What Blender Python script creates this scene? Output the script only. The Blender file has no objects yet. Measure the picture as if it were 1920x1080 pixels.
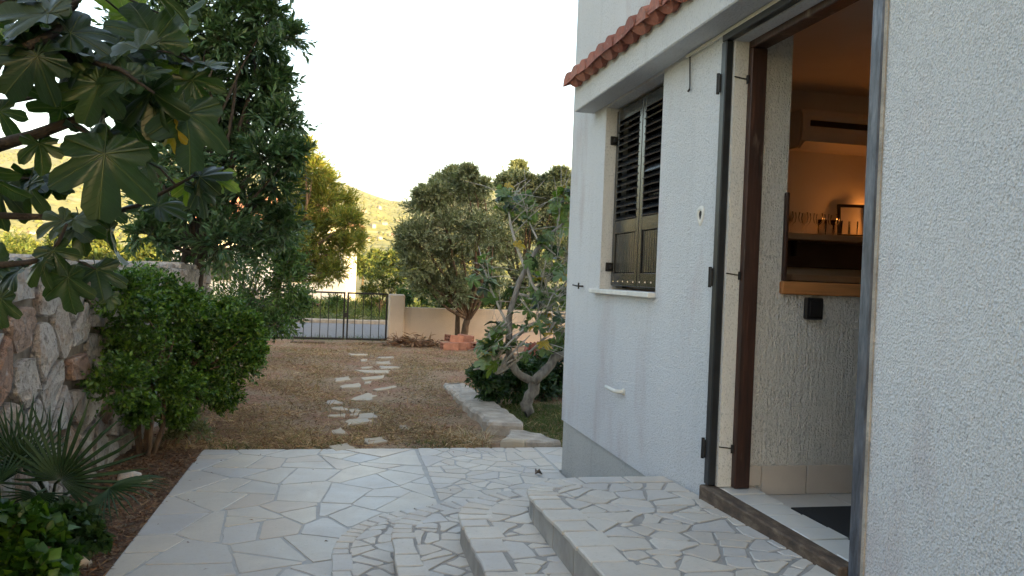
import bpy, math, random
import numpy as np
from mathutils import Vector, Matrix, noise as mnoise

# ------------------------------------------------------------------ camera, sky, sun, exposure
SC = bpy.context.scene
COL = SC.collection
YAW, PITCH, ROLL = math.radians(12.07), math.radians(0.72), math.radians(2.22)
CAM = Vector((0.0, 0.0, 1.48))
FPX = 1493.0                                   # focal length for a 1920 px wide picture
fwd = Vector((math.sin(YAW) * math.cos(PITCH), math.cos(YAW) * math.cos(PITCH), -math.sin(PITCH)))
rt0 = Vector((math.cos(YAW), -math.sin(YAW), 0.0))
dn0 = fwd.cross(rt0)
RT = rt0 * math.cos(ROLL) - dn0 * math.sin(ROLL)
DN = rt0 * math.sin(ROLL) + dn0 * math.cos(ROLL)
cd = bpy.data.cameras.new('camera')
cam = bpy.data.objects.new('camera', cd)
COL.objects.link(cam)
cd.sensor_width = 36.0
cd.lens = FPX / 1920.0 * 36.0
cd.clip_start = 0.05
cd.clip_end = 9000.0
mw = Matrix.Identity(4)
for i in range(3):
    mw[i][0], mw[i][1], mw[i][2], mw[i][3] = RT[i], -DN[i], -fwd[i], CAM[i]
cam.matrix_world = mw
SC.camera = cam

SUN_AZ = Vector((0.5, -0.866, 0.0)).normalized()      # towards the sun: behind the camera, over the house
SUN_EL = math.radians(7.5)
world = bpy.data.worlds.new('World')
SC.world = world
world.use_nodes = True
wn = world.node_tree
bg = wn.nodes['Background']
sky = wn.nodes.new('ShaderNodeTexSky')
sky.sky_type = 'NISHITA'
sky.sun_disc = False
sky.sun_elevation = SUN_EL
sky.sun_rotation = math.atan2(SUN_AZ.x, SUN_AZ.y)
sky.altitude = 50.0
sky.air_density = 1.0
sky.dust_density = 2.2
sky.ozone_density = 0.6
wn.links.new(sky.outputs[0], bg.inputs[0])
bg.inputs[1].default_value = 0.15
sd = bpy.data.lights.new('sun', 'SUN')
sd.energy = 4.6
sd.angle = math.radians(0.6)
sd.color = (1.0, 0.73, 0.28)
sun = bpy.data.objects.new('sun', sd)
COL.objects.link(sun)
sdir = Vector((SUN_AZ.x * math.cos(SUN_EL), SUN_AZ.y * math.cos(SUN_EL), math.sin(SUN_EL)))
sun.rotation_euler = sdir.to_track_quat('Z', 'Y').to_euler()
sun.location = (8, -14, 12)
vs = SC.view_settings
vs.view_transform = 'Standard'
vs.look = 'None'
vs.gamma = 1.0
vs.use_curve_mapping = False
vs.exposure = 2.65
vs.use_white_balance = True
vs.white_balance_temperature = 6450
vs.white_balance_tint = 13
cy = SC.cycles
cy.use_denoising = True
try:
    cy.denoiser = 'OPENIMAGEDENOISE'
except Exception:
    pass
cy.max_bounces = 8
cy.diffuse_bounces = 4
cy.glossy_bounces = 3
cy.transmission_bounces = 6
cy.transparent_max_bounces = 8
cy.sample_clamp_indirect = 6.0
cy.caustics_reflective = False
cy.caustics_refractive = False

rnd = random.Random(7)
NR = np.random.default_rng(11)


def at(px, py, Y):
    """world point that stands Y metres down the yard and is seen at that place of the photograph"""
    r = RT * ((px - 960) / FPX) + DN * ((py - 540) / FPX) + fwd
    return CAM + r * (Y / r.y)


def flat(px, py, z=0.0):
    r = RT * ((px - 960) / FPX) + DN * ((py - 540) / FPX) + fwd
    return CAM + r * ((z - CAM.z) / r.z)


# ------------------------------------------------------------------ materials
class G:
    def __init__(s, name):
        s.m = bpy.data.materials.new(name)
        s.m.use_nodes = True
        s.t = s.m.node_tree
        s.p = s.t.nodes['Principled BSDF']
        s.out = s.t.nodes['Material Output']

    def n(s, typ, **kw):
        nd = s.t.nodes.new(typ)
        for k, v in kw.items():
            if k.startswith('i_'):
                key = k[2:]
                nd.inputs[int(key) if key.isdigit() else key].default_value = v
            else:
                setattr(nd, k, v)
        return nd

    def l(s, a, b):
        s.t.links.new(a, b)

    def coord(s, which='Object', scale=(1, 1, 1)):
        c = s.n('ShaderNodeTexCoord')
        mp = s.n('ShaderNodeMapping')
        mp.inputs['Scale'].default_value = scale
        s.l(c.outputs[which], mp.inputs[0])
        return mp.outputs[0]

    def pos(s, scale=(1, 1, 1)):
        c = s.n('ShaderNodeNewGeometry')
        mp = s.n('ShaderNodeMapping')
        mp.inputs['Scale'].default_value = scale
        s.l(c.outputs['Position'], mp.inputs[0])
        return mp.outputs[0]

    def noise(s, vec, scale, detail=4, rough=0.55, dist=0.0):
        nd = s.n('ShaderNodeTexNoise')
        nd.inputs['Scale'].default_value = scale
        nd.inputs['Detail'].default_value = detail
        nd.inputs['Roughness'].default_value = rough
        nd.inputs['Distortion'].default_value = dist
        s.l(vec, nd.inputs['Vector'])
        return nd.outputs[0]

    def voro(s, vec, scale, out=0, feat='F1'):
        nd = s.n('ShaderNodeTexVoronoi', feature=feat)
        nd.inputs['Scale'].default_value = scale
        s.l(vec, nd.inputs['Vector'])
        return nd.outputs[out]

    def ramp(s, fac, stops):
        nd = s.n('ShaderNodeValToRGB')
        cr = nd.color_ramp
        while len(cr.elements) < len(stops):
            cr.elements.new(0.5)
        for e, (p, c) in zip(cr.elements, stops):
            e.position = p
            e.color = (c[0], c[1], c[2], 1) if not isinstance(c, (int, float)) else (c, c, c, 1)
        s.l(fac, nd.inputs[0])
        return nd.outputs[0]

    def mix(s, fac, a, b, mode='MIX'):
        nd = s.n('ShaderNodeMix', data_type='RGBA', blend_type=mode)
        for v, k in ((fac, 0), (a, 6), (b, 7)):
            if hasattr(v, 'links') or hasattr(v, 'is_output'):
                s.l(v, nd.inputs[k])
            elif isinstance(v, (int, float)):
                nd.inputs[k].default_value = v if k == 0 else (v, v, v, 1)
            else:
                nd.inputs[k].default_value = (v[0], v[1], v[2], 1)
        return nd.outputs[2]

    def math(s, op, a, b=None):
        nd = s.n('ShaderNodeMath', operation=op)
        for v, k in ((a, 0), (b, 1)):
            if v is None:
                continue
            if isinstance(v, (int, float)):
                nd.inputs[k].default_value = v
            else:
                s.l(v, nd.inputs[k])
        return nd.outputs[0]

    def bump(s, h, dist, strength=1.0, prev=None):
        nd = s.n('ShaderNodeBump')
        nd.inputs['Strength'].default_value = strength
        nd.inputs['Distance'].default_value = dist
        s.l(h, nd.inputs['Height'])
        if prev is not None:
            s.l(prev, nd.inputs['Normal'])
        return nd.outputs[0]

    def fin(s, col=None, rough=None, nrm=None, metal=None, spec=None):
        p = s.p
        for v, k in ((col, 'Base Color'), (rough, 'Roughness'), (nrm, 'Normal'), (metal, 'Metallic'), (spec, 'Specular IOR Level')):
            if v is None:
                continue
            if isinstance(v, (int, float)):
                p.inputs[k].default_value = v
            elif isinstance(v, tuple):
                p.inputs[k].default_value = (*v, 1)
            else:
                s.l(v, p.inputs[k])
        return s.m


MAT = {}


def simple(name, col, rough=0.6, metal=0.0, var=0.25, scale=8.0, bump=0.0, spec=0.5, stretch=(1, 1, 1)):
    g = G(name)
    v = g.pos(stretch)
    n = g.noise(v, scale, 6)
    dark = tuple(c * (1 - var) for c in col)
    lite = tuple(min(1, c * (1 + var)) for c in col)
    c = g.ramp(n, [(0.3, dark), (0.7, lite)])
    nr = g.bump(g.noise(v, scale * 6, 4), bump) if bump else None
    MAT[name] = g.fin(c, rough, nr, metal, spec)
    return MAT[name]


def stucco(name, base, dirt, grain=1.0, streak=0.5, bdist=0.007, comb=False, pink=0.0):
    g = G(name)
    v = g.pos((1, 1, 0.8))
    big = g.noise(g.pos((1, 1, 0.35)), 1.7, 5)
    pits = g.voro(v, 130 * grain)
    fine = g.noise(v, 210 * grain, 3, 0.6)
    mid = g.noise(g.pos((1, 1, 0.09 if comb else 0.45)), (75 if comb else 85) * grain, 3, 0.6, 0.4)
    c = g.ramp(big, [(0.25, tuple(x * 0.90 for x in base)), (0.75, base)])
    st = g.noise(g.pos((1, 1, 0.06)), 7, 5)
    c = g.mix(g.ramp(st, [(0.52, 0.0), (0.75, 0.30 * streak)]), c, dirt)
    if pink:
        ps = g.noise(g.pos((1, 1, 0.30)), 3.1, 4)
        c = g.mix(g.ramp(ps, [(0.56, 0.0), (0.70, pink)]), c, (0.46, 0.36, 0.36))
    patch = g.ramp(g.noise(v, 2.6, 4), [(0.35, 0.35), (0.65, 1.0)])
    sp = g.noise(v, 95 * grain, 2, 0.5)
    c = g.mix(g.math('MULTIPLY', g.ramp(sp, [(0.55, 0.0), (0.68, 0.55)]), patch), c, tuple(x * 0.42 for x in base))
    h1 = g.math('ADD', g.math('MULTIPLY', fine, 0.5), g.math('MULTIPLY', pits, 0.7))
    h = g.math('ADD', h1, g.math('MULTIPLY', mid, 1.4))
    MAT[name] = g.fin(c, 0.9, g.bump(h, bdist), None, 0.2)
    return g


stucco('white_stucco', (0.69, 0.70, 0.72), (0.42, 0.42, 0.40), 1.12, 0.6, 0.0085, False, 0.34)
stucco('reveal_plaster', (0.71, 0.695, 0.66), (0.42, 0.38, 0.33), 1.1, 0.6, 0.003)
stucco('plinth_render', (0.46, 0.455, 0.435), (0.26, 0.23, 0.19), 1.0, 1.0, 0.004)
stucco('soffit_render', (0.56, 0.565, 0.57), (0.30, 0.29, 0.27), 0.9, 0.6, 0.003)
stucco('combed_plaster', (0.78, 0.75, 0.71), (0.45, 0.42, 0.39), 0.8, 0.3, 0.010, True)
simple('plain_plaster', (0.76, 0.73, 0.68), 0.9, 0, 0.06, 2)
simple('black_metal', (0.016, 0.018, 0.021), 0.38, 0.0, 0.3, 9, 0.0006)
simple('iron', (0.02, 0.018, 0.017), 0.6, 0.4, 0.4, 30, 0.001)
simple('shutter_paint', (0.012, 0.0125, 0.014), 0.25, 0.0, 0.35, 16, 0.0008, 0.6, (1, 1, 0.2))
simple('sill_stone', (0.60, 0.58, 0.54), 0.7, 0, 0.15, 9, 0.001)
simple('plastic_white', (0.62, 0.61, 0.56), 0.5, 0, 0.08, 9)
simple('plastic_black', (0.012, 0.011, 0.012), 0.35)
simple('rubber_mat', (0.012, 0.012, 0.013), 0.9, 0, 0.4, 90, 0.002)
simple('hole_shade', (0.02, 0.018, 0.016), 0.9)  # near-black colour standing in for the shade in a hole
simple('floor_tile', (0.60, 0.58, 0.54), 0.25, 0, 0.08, 3)
simple('skirting_tile', (0.62, 0.54, 0.47), 0.35, 0, 0.10, 4)
simple('concrete', (0.36, 0.315, 0.265), 0.92, 0, 0.30, 7, 0.012)
simple('asphalt', (0.17, 0.17, 0.185), 0.9, 0, 0.15, 12, 0.004)
simple('bark_grey', (0.22, 0.205, 0.185), 0.85, 0, 0.45, 26, 0.008, 0.3, (1, 1, 0.35))
simple('bark_pale', (0.36, 0.34, 0.31), 0.85, 0, 0.35, 26, 0.006, 0.3, (1, 1, 0.35))
simple('bark_brown', (0.13, 0.09, 0.062), 0.9, 0, 0.45, 22, 0.010, 0.3, (1, 1, 0.3))
simple('bark_dark', (0.045, 0.036, 0.030), 0.85, 0, 0.4, 30, 0.004, 0.3)
g = G('terracotta')
v = g.pos()
oi = g.n('ShaderNodeObjectInfo')
c = g.ramp(oi.outputs['Random'], [(0.0, (0.22, 0.070, 0.050)), (0.4, (0.33, 0.11, 0.075)), (0.75, (0.38, 0.15, 0.10)), (1.0, (0.28, 0.115, 0.09))])
c = g.mix(g.ramp(g.noise(v, 18, 6, 0.65), [(0.48, 0.0), (0.68, 0.6)]), c, (0.13, 0.085, 0.07))
c = g.mix(g.ramp(g.noise(v, 34, 4), [(0.62, 0.0), (0.72, 0.5)]), c, (0.40, 0.34, 0.28))
MAT['terracotta'] = g.fin(c, 0.88, g.bump(g.noise(v, 40, 5), 0.006))
simple('brick_red', (0.36, 0.165, 0.11), 0.85, 0, 0.25, 12, 0.003)
simple('dead_wood', (0.36, 0.28, 0.21), 0.9, 0, 0.4, 20)
simple('dead_leaf', (0.16, 0.12, 0.09), 0.9, 0, 0.4, 20)
simple('pale_rock', (0.42, 0.38, 0.34), 0.9, 0, 0.3, 14, 0.006)
simple('hill_house_wall', (0.42, 0.38, 0.31), 0.9, 0, 0.06, 2)
simple('house_white', (0.74, 0.72, 0.68), 0.9, 0, 0.06, 2)
simple('far_roof', (0.42, 0.20, 0.12), 0.9, 0, 0.2, 1)
simple('window_dark', (0.03, 0.035, 0.04), 0.2)
simple('ac_body', (0.68, 0.66, 0.62), 0.45, 0, 0.05, 4)
simple('counter_wood', (0.50, 0.21, 0.07), 0.4, 0, 0.35, 9, 0, 0.5, (0.2, 3, 3))
simple('shelf_board', (0.62, 0.56, 0.48), 0.5, 0, 0.08, 5)
simple('cupboard_dark', (0.05, 0.035, 0.028), 0.5, 0, 0.2, 5)
simple('paper', (0.75, 0.72, 0.66), 0.7, 0, 0.05, 4)
simple('chrome', (0.6, 0.6, 0.6), 0.15, 1.0, 0.02, 4)

g = G('worn_zinc')                                   # bare, scuffed door post
v = g.pos((1, 1, 0.18))
n1 = g.noise(v, 38, 6, 0.7)
n2 = g.noise(g.pos((1, 1, 0.5)), 7, 4)
c = g.ramp(n1, [(0.35, (0.04, 0.044, 0.055)), (0.52, (0.10, 0.11, 0.135)), (0.7, (0.19, 0.20, 0.23))])
c = g.mix(g.ramp(n2, [(0.45, 0.0), (0.65, 0.7)]), c, (0.055, 0.05, 0.055))
MAT['worn_zinc'] = g.fin(c, 0.5, g.bump(n1, 0.0015), 0.25)

g = G('brown_wood')
v = g.pos((1, 1, 0.07))
n1 = g.noise(v, 55, 6, 0.65)
n2 = g.noise(g.pos((1, 1, 0.25)), 12, 5)
c = g.ramp(n1, [(0.3, (0.018, 0.008, 0.006)), (0.6, (0.050, 0.018, 0.011)), (0.75, (0.10, 0.042, 0.026))])
c = g.mix(g.ramp(n2, [(0.60, 0.0), (0.72, 0.65)]), c, (0.24, 0.18, 0.14))
MAT['brown_wood'] = g.fin(c, 0.5, g.bump(n1, 0.003))

g = G('threshold_rust')
v = g.pos((1, 0.4, 1))
n1 = g.noise(v, 24, 7, 0.7)
c = g.ramp(n1, [(0.3, (0.030, 0.022, 0.017)), (0.5, (0.085, 0.055, 0.036)), (0.68, (0.17, 0.13, 0.09))])
MAT['threshold_rust'] = g.fin(c, 0.85, g.bump(n1, 0.006))


def paving(name, cols, rough, grout=False):
    g = G(name)
    oi = g.n('ShaderNodeObjectInfo')
    v = g.pos()
    base = g.ramp(oi.outputs['Random'], [(i / (len(cols) - 1), c) for i, c in enumerate(cols)])
    n1 = g.noise(v, 5.0, 6, 0.6, 0.6)
    n2 = g.noise(v, 55, 4, 0.6)
    c = g.mix(g.ramp(n1, [(0.35, 0.0), (0.7, 0.45)]), base, (0.47, 0.42, 0.36))
    c = g.mix(g.ramp(g.noise(v, 1.7, 5, 0.6), [(0.48, 0.0), (0.68, 0.42)]), c, (0.33, 0.32, 0.32))
    c = g.mix(g.ramp(n2, [(0.58, 0.0), (0.74, 0.40)]), c, (0.27, 0.25, 0.225))
    vein = g.noise(g.pos((1, 1.6, 1)), 9, 7, 0.7, 1.8)
    c = g.mix(g.ramp(vein, [(0.485, 0.0), (0.50, 0.28), (0.515, 0.0)]), c, (0.36, 0.29, 0.22))
    h = g.math('ADD', g.math('MULTIPLY', n1, 0.8), g.math('MULTIPLY', n2, 0.2))
    r = g.ramp(n1, [(0.3, rough), (0.8, rough + 0.2)])
    MAT[name] = g.fin(c, r, g.bump(h, 0.004), None, 0.5)


paving('terrace_stone', [(0.48, 0.465, 0.44), (0.54, 0.495, 0.42), (0.45, 0.46, 0.475), (0.57, 0.515, 0.43), (0.50, 0.485, 0.465), (0.50, 0.43, 0.36)], 0.36)
paving('step_stone', [(0.52, 0.48, 0.425), (0.58, 0.54, 0.48), (0.49, 0.475, 0.46), (0.52, 0.465, 0.40), (0.62, 0.58, 0.52)], 0.5)
paving('path_stone', [(0.38, 0.31, 0.22), (0.44, 0.37, 0.27), (0.34, 0.28, 0.205)], 0.8)


def grout(name, a, b):
    g = G(name)
    v = g.pos()
    c = g.ramp(g.noise(v, 14, 6), [(0.3, a), (0.7, b)])
    MAT[name] = g.fin(c, 0.9, g.bump(g.noise(v, 120, 4), 0.004))


grout('terrace_grout', (0.34, 0.34, 0.335), (0.43, 0.425, 0.41))
grout('step_grout', (0.25, 0.24, 0.225), (0.36, 0.345, 0.325))
simple('riser_stone', (0.34, 0.32, 0.29), 0.75, 0, 0.22, 7, 0.003)

g = G('rubble_stone')                                # limestone with rusty patches and lichen
v = g.pos()
oi = g.n('ShaderNodeObjectInfo')
n1 = g.noise(v, 6, 7, 0.62, 0.4)
n2 = g.noise(v, 30, 5, 0.65)
base = g.ramp(oi.outputs['Random'], [(0.0, (0.34, 0.335, 0.33)), (0.55, (0.42, 0.405, 0.39)), (0.85, (0.38, 0.34, 0.30)), (1.0, (0.32, 0.20, 0.15))])
c = g.mix(g.ramp(n1, [(0.52, 0.0), (0.68, 0.7)]), base, (0.34, 0.235, 0.175))
c = g.mix(g.ramp(n2, [(0.52, 0.0), (0.68, 0.85)]), c, (0.12, 0.10, 0.085))
c = g.mix(g.ramp(g.noise(v, 13, 5), [(0.55, 0.0), (0.7, 0.55)]), c, (0.56, 0.55, 0.53))
MAT['rubble_stone'] = g.fin(c, 0.9, g.bump(g.math('ADD', n2, g.math('MULTIPLY', n1, 1.5)), 0.035))
grout('wall_mortar', (0.12, 0.10, 0.082), (0.26, 0.22, 0.18))

g = G('stained_render')                              # garden wall by the gate
v = g.pos()
st = g.noise(g.pos((1, 1, 0.10)), 3.2, 5)
c = g.ramp(g.noise(v, 1.6, 6), [(0.3, (0.50, 0.41, 0.33)), (0.7, (0.62, 0.51, 0.41))])
c = g.mix(g.ramp(st, [(0.5, 0.0), (0.68, 0.7)]), c, (0.34, 0.30, 0.265))
sep = g.n('ShaderNodeSeparateXYZ')
geo = g.n('ShaderNodeNewGeometry')
g.l(geo.outputs['Position'], sep.inputs[0])
earth = g.math('ADD', sep.outputs[2], g.math('MULTIPLY', g.noise(v, 3, 4), 0.5))
c = g.mix(g.ramp(earth, [(0.25, 0.85), (0.75, 0.0)]), c, (0.56, 0.41, 0.31))   # red soil splashed on the foot
MAT['stained_render'] = g.fin(c, 0.92, g.bump(g.noise(v, 60, 4), 0.008))

g = G('yard_soil')
v = g.pos()
n1 = g.noise(v, 1.3, 6, 0.6)
n2 = g.noise(v, 26, 6, 0.7)
c = g.ramp(n2, [(0.3, (0.14, 0.088, 0.052)), (0.5, (0.29, 0.195, 0.118)), (0.7, (0.46, 0.34, 0.21))])
c = g.mix(g.ramp(n1, [(0.45, 0.0), (0.58, 0.7)]), c, (0.27, 0.125, 0.075))
c = g.mix(g.ramp(g.noise(v, 0.9, 4), [(0.56, 0.0), (0.7, 0.5)]), c, (0.15, 0.15, 0.055))
MAT['yard_soil'] = g.fin(c, 0.95, g.bump(n2, 0.03))

g = G('bed_soil')
v = g.pos()
n2 = g.noise(v, 22, 6, 0.7)
c = g.ramp(n2, [(0.3, (0.05, 0.028, 0.017)), (0.52, (0.12, 0.066, 0.04)), (0.72, (0.21, 0.13, 0.085))])
MAT['bed_soil'] = g.fin(c, 0.95, g.bump(n2, 0.03))

g = G('open_ground')
v = g.pos()
c = g.ramp(g.noise(v, 0.35, 7, 0.65), [(0.3, (0.10, 0.11, 0.035)), (0.5, (0.17, 0.16, 0.06)), (0.7, (0.27, 0.20, 0.10))])
MAT['open_ground'] = g.fin(c, 0.95, g.bump(g.noise(v, 6, 6), 0.06))

g = G('hillside')
v = g.pos()
n1 = g.noise(v, 0.010, 8, 0.62)
n2 = g.noise(v, 0.06, 6, 0.7)
c = g.ramp(n1, [(0.35, (0.12, 0.135, 0.030)), (0.52, (0.20, 0.20, 0.05)), (0.68, (0.32, 0.28, 0.10))])
c = g.mix(g.ramp(n2, [(0.50, 0.0), (0.62, 0.75)]), c, (0.055, 0.075, 0.024))
c = g.mix(g.ramp(g.noise(g.pos((1, 1, 4)), 0.025, 6), [(0.60, 0.0), (0.68, 0.6)]), c, (0.42, 0.38, 0.27))
MAT['hillside'] = g.fin(c, 0.95)


def leafmat(name, cols, rough=0.45, trans=0.25, tcol=None, spec=0.4):
    g = G(name)
    geo = g.n('ShaderNodeNewGeometry')
    c = g.ramp(geo.outputs['Random Per Island'], [(i / (len(cols) - 1), k) for i, k in enumerate(cols)])
    c = g.mix(0.5, c, g.ramp(g.noise(g.pos(), 2.2, 3), [(0.35, 0.62), (0.65, 1.3)]), 'MULTIPLY')
    g.fin(c, rough, None, None, spec)
    if trans:
        tr = g.n('ShaderNodeBsdfTranslucent')
        tc = g.mix(1.0, c, tcol or (1.25, 1.35, 0.55), 'MULTIPLY')
        g.l(tc, tr.inputs[0])
        mx = g.n('ShaderNodeMixShader')
        mx.inputs[0].default_value = trans
        g.l(g.p.outputs[0], mx.inputs[1])
        g.l(tr.outputs[0], mx.inputs[2])
        g.l(mx.outputs[0], g.out.inputs[0])
    MAT[name] = g.m


leafmat('leaf_laurel', [(0.022, 0.054, 0.024), (0.038, 0.086, 0.036), (0.064, 0.120, 0.048), (0.050, 0.100, 0.050)], 0.42, 0.22)
leafmat('leaf_evergreen', [(0.024, 0.062, 0.018), (0.046, 0.105, 0.026), (0.075, 0.150, 0.038), (0.12, 0.20, 0.05)], 0.45, 0.25)
leafmat('leaf_box', [(0.020, 0.062, 0.008), (0.045, 0.105, 0.014), (0.080, 0.165, 0.022), (0.14, 0.24, 0.032)], 0.42, 0.25)
leafmat('leaf_pine', [(0.070, 0.105, 0.022), (0.13, 0.17, 0.030), (0.20, 0.22, 0.036), (0.22, 0.18, 0.04)], 0.6, 0.35)
leafmat('leaf_olive', [(0.095, 0.125, 0.060), (0.16, 0.19, 0.105), (0.25, 0.28, 0.18), (0.125, 0.16, 0.07)], 0.5, 0.2)
leafmat('leaf_field', [(0.050, 0.085, 0.020), (0.085, 0.12, 0.028), (0.14, 0.15, 0.035)], 0.6, 0.3)
leafmat('leaf_ground', [(0.014, 0.040, 0.012), (0.025, 0.065, 0.018), (0.045, 0.095, 0.022)], 0.45, 0.2)
leafmat('leaf_lime', [(0.014, 0.048, 0.008), (0.030, 0.090, 0.011), (0.080, 0.17, 0.014)], 0.4, 0.25)
leafmat('grass_dry', [(0.13, 0.082, 0.045), (0.34, 0.23, 0.13), (0.58, 0.45, 0.27), (0.26, 0.12, 0.065), (0.43, 0.33, 0.18), (0.19, 0.19, 0.06)], 0.8, 0.15, (1, 1, 0.8), 0.2)
leafmat('grass_green', [(0.035, 0.075, 0.016), (0.07, 0.12, 0.025), (0.14, 0.16, 0.05)], 0.7, 0.25)
leafmat('grass_straw', [(0.45, 0.38, 0.25), (0.58, 0.52, 0.38)], 0.8, 0.1, (1, 1, 0.8))
leafmat('litter', [(0.09, 0.045, 0.025), (0.17, 0.085, 0.045), (0.26, 0.16, 0.09), (0.12, 0.10, 0.07)], 0.85, 0.0)
leafmat('hill_bush', [(0.080, 0.100, 0.026), (0.12, 0.135, 0.032), (0.16, 0.16, 0.045)], 0.9, 0.0)

# fig leaf: veins drawn from the leaf's own coordinates
def figmat(name, cols, vein):
    g = G(name)
    oi = g.n('ShaderNodeObjectInfo')
    tc = g.n('ShaderNodeTexCoord')
    sp = g.n('ShaderNodeSeparateXYZ')
    g.l(tc.outputs['Object'], sp.inputs[0])
    x, y = sp.outputs[0], sp.outputs[1]
    best = None
    for a in (-108, -52, 0, 52, 108):
        if abs(a) in (30,):
            continue
        ca, sa = math.cos(math.radians(a)), math.sin(math.radians(a))
        along = g.math('ADD', g.math('MULTIPLY', x, sa), g.math('MULTIPLY', y, ca))
        off = g.math('ABSOLUTE', g.math('SUBTRACT', g.math('MULTIPLY', x, ca), g.math('MULTIPLY', y, sa)))
        d = g.math('ADD', off, g.math('MULTIPLY', g.math('LESS_THAN', along, 0.0), 1.0))
        best = d if best is None else g.math('MINIMUM', best, d)
    # side veins: chevrons off the midrib
    chev = g.math('ABSOLUTE', g.math('SUBTRACT', g.math('FRACT', g.math('MULTIPLY', g.math('SUBTRACT', y, g.math('MULTIPLY', g.math('ABSOLUTE', x), 0.75)), 9.0)), 0.5))
    side = g.ramp(chev, [(0.0, 0.45), (0.05, 0.0)])
    line = g.ramp(best, [(0.006, 1.0), (0.018, 0.0)])
    fac = g.math('MAXIMUM', line, g.math('MULTIPLY', side, 0.25))
    c = g.ramp(oi.outputs['Random'], [(i / (len(cols) - 1), k) for i, k in enumerate(cols)])
    c = g.mix(0.6, c, g.ramp(g.noise(tc.outputs['Object'], 3.0, 4), [(0.3, 0.65), (0.7, 1.25)]), 'MULTIPLY')
    c = g.mix(fac, c, vein)
    g.fin(c, 0.40, g.bump(fac, 0.02, 0.6), None, 0.5)
    tr = g.n('ShaderNodeBsdfTranslucent')
    g.l(g.mix(1.0, c, (1.5, 1.7, 0.5), 'MULTIPLY'), tr.inputs[0])
    mx = g.n('ShaderNodeMixShader')
    mx.inputs[0].default_value = 0.26
    g.l(g.p.outputs[0], mx.inputs[1])
    g.l(tr.outputs[0], mx.inputs[2])
    g.l(mx.outputs[0], g.out.inputs[0])
    MAT[name] = g.m


figmat('fig_leaf', [(0.010, 0.028, 0.010), (0.016, 0.040, 0.013), (0.025, 0.056, 0.015), (0.018, 0.040, 0.019), (0.034, 0.070, 0.016)], (0.075, 0.10, 0.035))
figmat('fig_leaf_fresh', [(0.09, 0.16, 0.025), (0.13, 0.20, 0.03)], (0.24, 0.28, 0.09))
figmat('fig_leaf_yellow', [(0.33, 0.25, 0.03), (0.42, 0.28, 0.03)], (0.35, 0.30, 0.10))
figmat('fig_leaf_grey', [(0.040, 0.066, 0.040), (0.055, 0.085, 0.050), (0.045, 0.075, 0.042)], (0.11, 0.14, 0.075))
figmat('fig_leaf_pale', [(0.12, 0.19, 0.09), (0.17, 0.24, 0.12), (0.13, 0.20, 0.08), (0.09, 0.16, 0.06)], (0.18, 0.21, 0.11))
simple('fig_fruit', (0.06, 0.12, 0.03), 0.5, 0, 0.3, 20)

g = G('palm_leaf')
tc = g.n('ShaderNodeTexCoord')
oi = g.n('ShaderNodeObjectInfo')
c = g.ramp(g.noise(tc.outputs['Object'], 2.5, 3), [(0.3, (0.011, 0.032, 0.012)), (0.7, (0.030, 0.064, 0.024))])
MAT['palm_leaf'] = g.fin(c, 0.6, None, None, 0.25)

g = G('clear_glass')                                 # thin blown glass
tb_ = g.n('ShaderNodeBsdfTransparent')
gl_ = g.n('ShaderNodeBsdfGlossy')
gl_.inputs['Roughness'].default_value = 0.04
lw_ = g.n('ShaderNodeLayerWeight')
lw_.inputs[0].default_value = 0.12
mg_ = g.n('ShaderNodeMixShader')
g.l(lw_.outputs['Fresnel'], mg_.inputs[0])
g.l(tb_.outputs[0], mg_.inputs[1])
g.l(gl_.outputs[0], mg_.inputs[2])
g.l(mg_.outputs[0], g.out.inputs[0])
MAT['clear_glass'] = g.m
g = G('window_pane')
g.fin((0.02, 0.022, 0.025), 0.08, None, None, 0.6)
MAT['window_pane'] = g.m
g = G('lamp_glow')
g.p.inputs['Base Color'].default_value = (0.9, 0.6, 0.3, 1)
g.p.inputs['Emission Color'].default_value = (1.0, 0.42, 0.10, 1)
g.p.inputs['Emission Strength'].default_value = 3.0
MAT['lamp_glow'] = g.m


# ------------------------------------------------------------------ mesh helpers
def tag(o, label=None, cat=None, group=None, kind=None):
    if label:
        o['label'] = label
    if cat:
        o['category'] = cat
    if group:
        o['group'] = group
    if kind:
        o['kind'] = kind
    return o


def empty(name, loc=(0, 0, 0), rz=0.0):
    o = bpy.data.objects.new(name, None)
    COL.objects.link(o)
    o.location = loc
    o.rotation_euler = (0, 0, rz)
    o.empty_display_size = 0.1
    return o


def link(name, me, parent=None):
    o = bpy.data.objects.new(name, me)
    COL.objects.link(o)
    if parent is not None:
        o.parent = parent
    return o


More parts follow.
